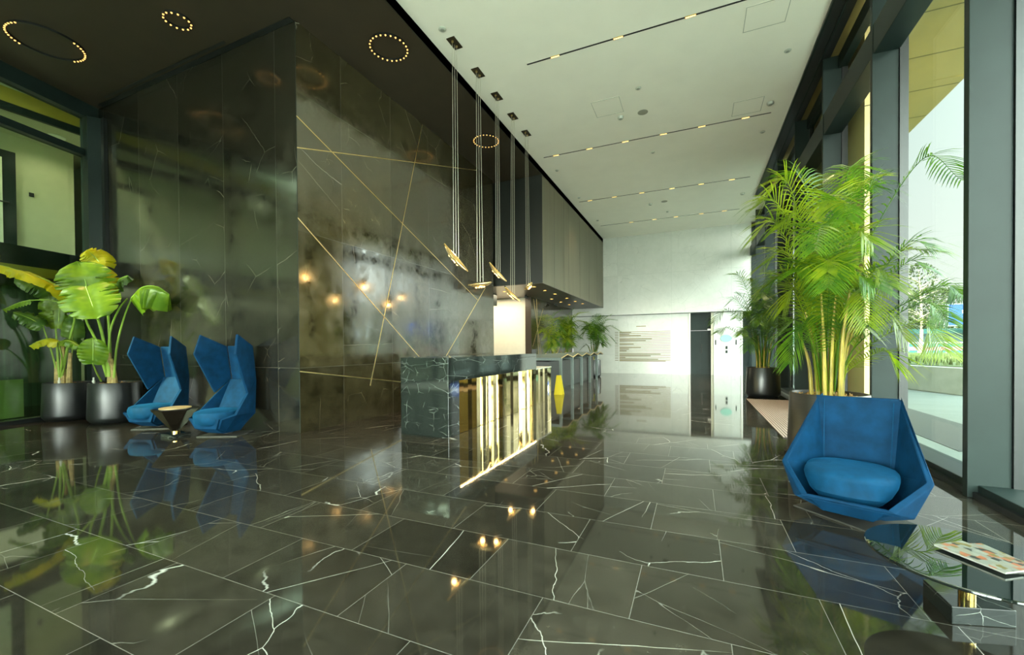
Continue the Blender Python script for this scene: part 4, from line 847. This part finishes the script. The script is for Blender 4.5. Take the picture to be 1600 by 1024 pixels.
# ================================================================== small things on the white ceiling
def disc(name, lab, cat, x, y, r, h, m='grey_dev', inner=None):
    o = thing(name, lab, cat, (x, y, ZC)); MB().lathe([(r, 0), (r, -h * .6), (r * .8, -h), (.001, -h)], 24, (x, y, ZC)).build('body', m, o)
    MB().lathe([(.001, -h - .003), (r * .5, -h - .002), (r * .55, -h)], 20, (x, y, ZC), cap=False).build('grille', inner or 'frame_light', o)
disc('ceiling_speaker', 'round grey ceiling speaker between the first two track lights', 'speaker', -.962, 8.887, .10, .008, 'speaker_grey', 'speaker_grey')
disc('ceiling_speaker', 'round grey ceiling speaker between the third and the farthest track light', 'speaker', -.92, 14.64, .10, .008, 'speaker_grey', 'speaker_grey')
disc('smoke_detector', 'white smoke detector below the nearer access hatch', 'smoke detector', -1.40, 8.87, .06, .05)
disc('smoke_detector', 'smoke detector left of the far ceiling speaker', 'smoke detector', -1.36, 14.68, .06, .05)
disc('smoke_detector', 'smoke detector at the right end of the second track light', 'smoke detector', 1.353, 9.56, .06, .05)
disc('smoke_detector', 'smoke detector far right on the ceiling beyond the third track light', 'smoke detector', 1.36, 14.88, .06, .05)
disc('sprinkler', 'sprinkler rose on the right of the ceiling below the first hatch', 'sprinkler', 1.372, 8.0, .05, .02)
disc('sprinkler', 'sprinkler rose straight behind the first track light', 'sprinkler', -.946, 8.02, .05, .02)
disc('sprinkler', 'sprinkler rose on the right just behind the second track light', 'sprinkler', 1.38, 10.8, .05, .02)
disc('sprinkler', 'sprinkler rose in the middle just behind the second track light', 'sprinkler', -.94, 10.81, .05, .02)
disc('sprinkler', 'sprinkler rose at the left ceiling edge just behind the second track light', 'sprinkler', -3.387, 10.84, .05, .02)
disc('sprinkler', 'round sprinkler rose left of the first pendant plate', 'sprinkler', -3.43, 5.34, .055, .02)
disc('sprinkler', 'sprinkler rose at the left ceiling edge near the third track light', 'sprinkler', -3.37, 13.1, .05, .02)
disc('sprinkler', 'sprinkler rose in the middle of the ceiling just before the farthest track light', 'sprinkler', -.886, 15.8, .05, .02)
disc('sprinkler', 'sprinkler rose at the left ceiling edge just before the farthest track light', 'sprinkler', -3.36, 15.78, .05, .02)
hl = ['access hatch outlined on the ceiling near the speaker and smoke detector', 'access hatch outlined on the ceiling at the top right, beyond the first track light', 'faint access hatch outlined on the ceiling near the right end of the second track light']
for (x0, y0, x1, y1), lab in zip(((-1.85, 8.13, -1.31, 8.7), (.67, 6.75, 1.215, 7.27), (.70, 9.27, 1.22, 9.82)), hl):
    o = thing('access_hatch', lab, 'hatch', ((x0 + x1) / 2, (y0 + y1) / 2, ZC))
    MB().box(x0, y0, ZC - .003, x1, y1, ZC).build('panel', 'ceiling', o)
    for a, b, c, d in ((x0, y0, x1, y0 + .008), (x0, y1 - .008, x1, y1), (x0, y0 + .008, x0 + .008, y1 - .008), (x1 - .008, y0 + .008, x1, y1 - .008)): MB().box(a, b, ZC - .005, c, d, ZC - .0031).build('joint', 'panel_line', o)
# recessed lamps and two spots under the bulkhead
for k, (x, y) in enumerate([(-4.15, 11.06), (-4.13, 11.93), (-4.12, 12.88), (-4.11, 14.2), (-4.11, 15.33), (-4.08, 16.31), (-5.32, 11.61), (-4.67, 14.2), (-4.66, 15.3), (-4.65, 16.4)]):
    o = thing('recessed_lamp', 'small gold recessed lamp in the dark bronze soffit over the consoles', 'ceiling light', (x, y, 2.885), group='recessed soffit lamps')
    MB().lathe([(.05, -.001), (.065, -.001), (.065, -.008), (.05, -.008)], 20, (x, y, 2.885), cap=False).build('rim', 'gold', o)
    MB().lathe([(.001, -.003), (.05, -.003)], 20, (x, y, 2.885), cap=False).build('lens', 'led_gold', o)
    light('soffit_lamp', 'SPOT', (x, y, 2.86), SOFF, (1, .75, .42), o, spot_size=math.radians(100), spot_blend=.7, shadow_soft_size=.04)
for (x, y, z), lab in (((-5.0, 12.6, 2.80), 'black round spotlight under the soffit by the start of the bar wall'), ((-4.95, 15.6, 2.80), 'black spotlight under the soffit above the palms')):
    o = thing('spotlight', lab, 'spotlight', (x, y, z)); MB().tube([(x, y, 2.885), (x, y, z + .03)], .012).build('stem', 'black', o)
    MB().tube([(x - .05, y - .02, z + .02), (x + .06, y + .02, z - .03)], .045, 16).build('head', 'black', o)
o = thing('passage_lamp', 'warm rectangular lamp under the dark beam in the cream passage', 'ceiling light', (-6.2, 11.4, 2.5))
MB().box(-6.75, 11.3, 2.49, -5.95, 11.6, 2.519).build('housing', 'gold_satin', o); MB().box(-6.72, 11.32, 2.484, -5.98, 11.58, 2.4895).build('diffuser', 'lamp_white', o)
light('passage_glow', 'AREA', (-6.5, 12.4, 2.86), PASS, (1, .84, .58), o, shape='RECTANGLE', size=2.0, size_y=1.2)

# ================================================================== signs and plates on the far wall
o = thing('directory_sign', 'wall directory of thin gold bars in rows on the white marble wall', 'sign', (-2.1, YB, 1.2))
lens = [.5, .42, .9, 0, 1.35, 1.1, .0, .6, 0, .9, .4, .3, 0, 1.7, 1.3, .25, 1.6, 1.9]
for k in range(18):
    z = 1.80 - k * (1.235 / 17)
    MB().box(-3.24, YB - .008, z - .012, -3.09, YB, z + .008).build('short_bar', 'inlay_dark', o)
    MB().box(-3.05, YB - .008, z - .010, -.945, YB, z + .011).build('long_bar', 'inlay_wall', o)
    if lens[k]: MB().box(-3.04, YB - .006, z - .034, -3.04 + lens[k], YB, z - .010).build('row_plate', 'inlay_dark', o)
o = tag(MB().box(-2.33, YB - .006, 2.02, -1.93, YB, 2.05).build('heading_strip', 'inlay_wall'), 'short gold heading strip on the white wall above the directory', 'sign')
o = thing('wall_ornament', 'pale turquoise oval ornament on the white marble pier', 'ornament', (1.12, YB, 1.47))
MB().slab([(1.12 + .21 * math.cos(a) * (1 if abs(math.cos(a)) < .9 else 1.05), YB - .03, 1.47 + .15 * math.sin(a)) for a in [i * math.pi / 5 for i in range(10)]], (0, .029, 0)).build('oval', 'turquoise', o, bevel=.006)
for x, z, lab in ((.75, 1.31, 'slim dark call plate left of the turquoise ornament'), (1.48, 1.31, 'slim dark call plate right of the turquoise ornament')):
    tag(MB().box(x - .018, YB - .02, z - .10, x + .018, YB, z + .10).build('call_plate', 'frame', bevel=.004), lab, 'wall plate')
o = thing('wall_intercom', 'small dark intercom with two units below the turquoise ornament', 'intercom', (1.14, YB, 1.02))
MB().box(1.105, YB - .03, 1.04, 1.175, YB, 1.16).build('upper_unit', 'frame', o, bevel=.01); MB().box(1.105, YB - .03, .88, 1.175, YB, .99).build('lower_unit', 'frame', o, bevel=.01)
tag(MB().box(.46, YB + .10, 1.81, .58, YB + .2, 1.87).build('door_closer', 'ceiling', bevel=.006), 'small white door closer at the top right of the dark far door', 'door closer')
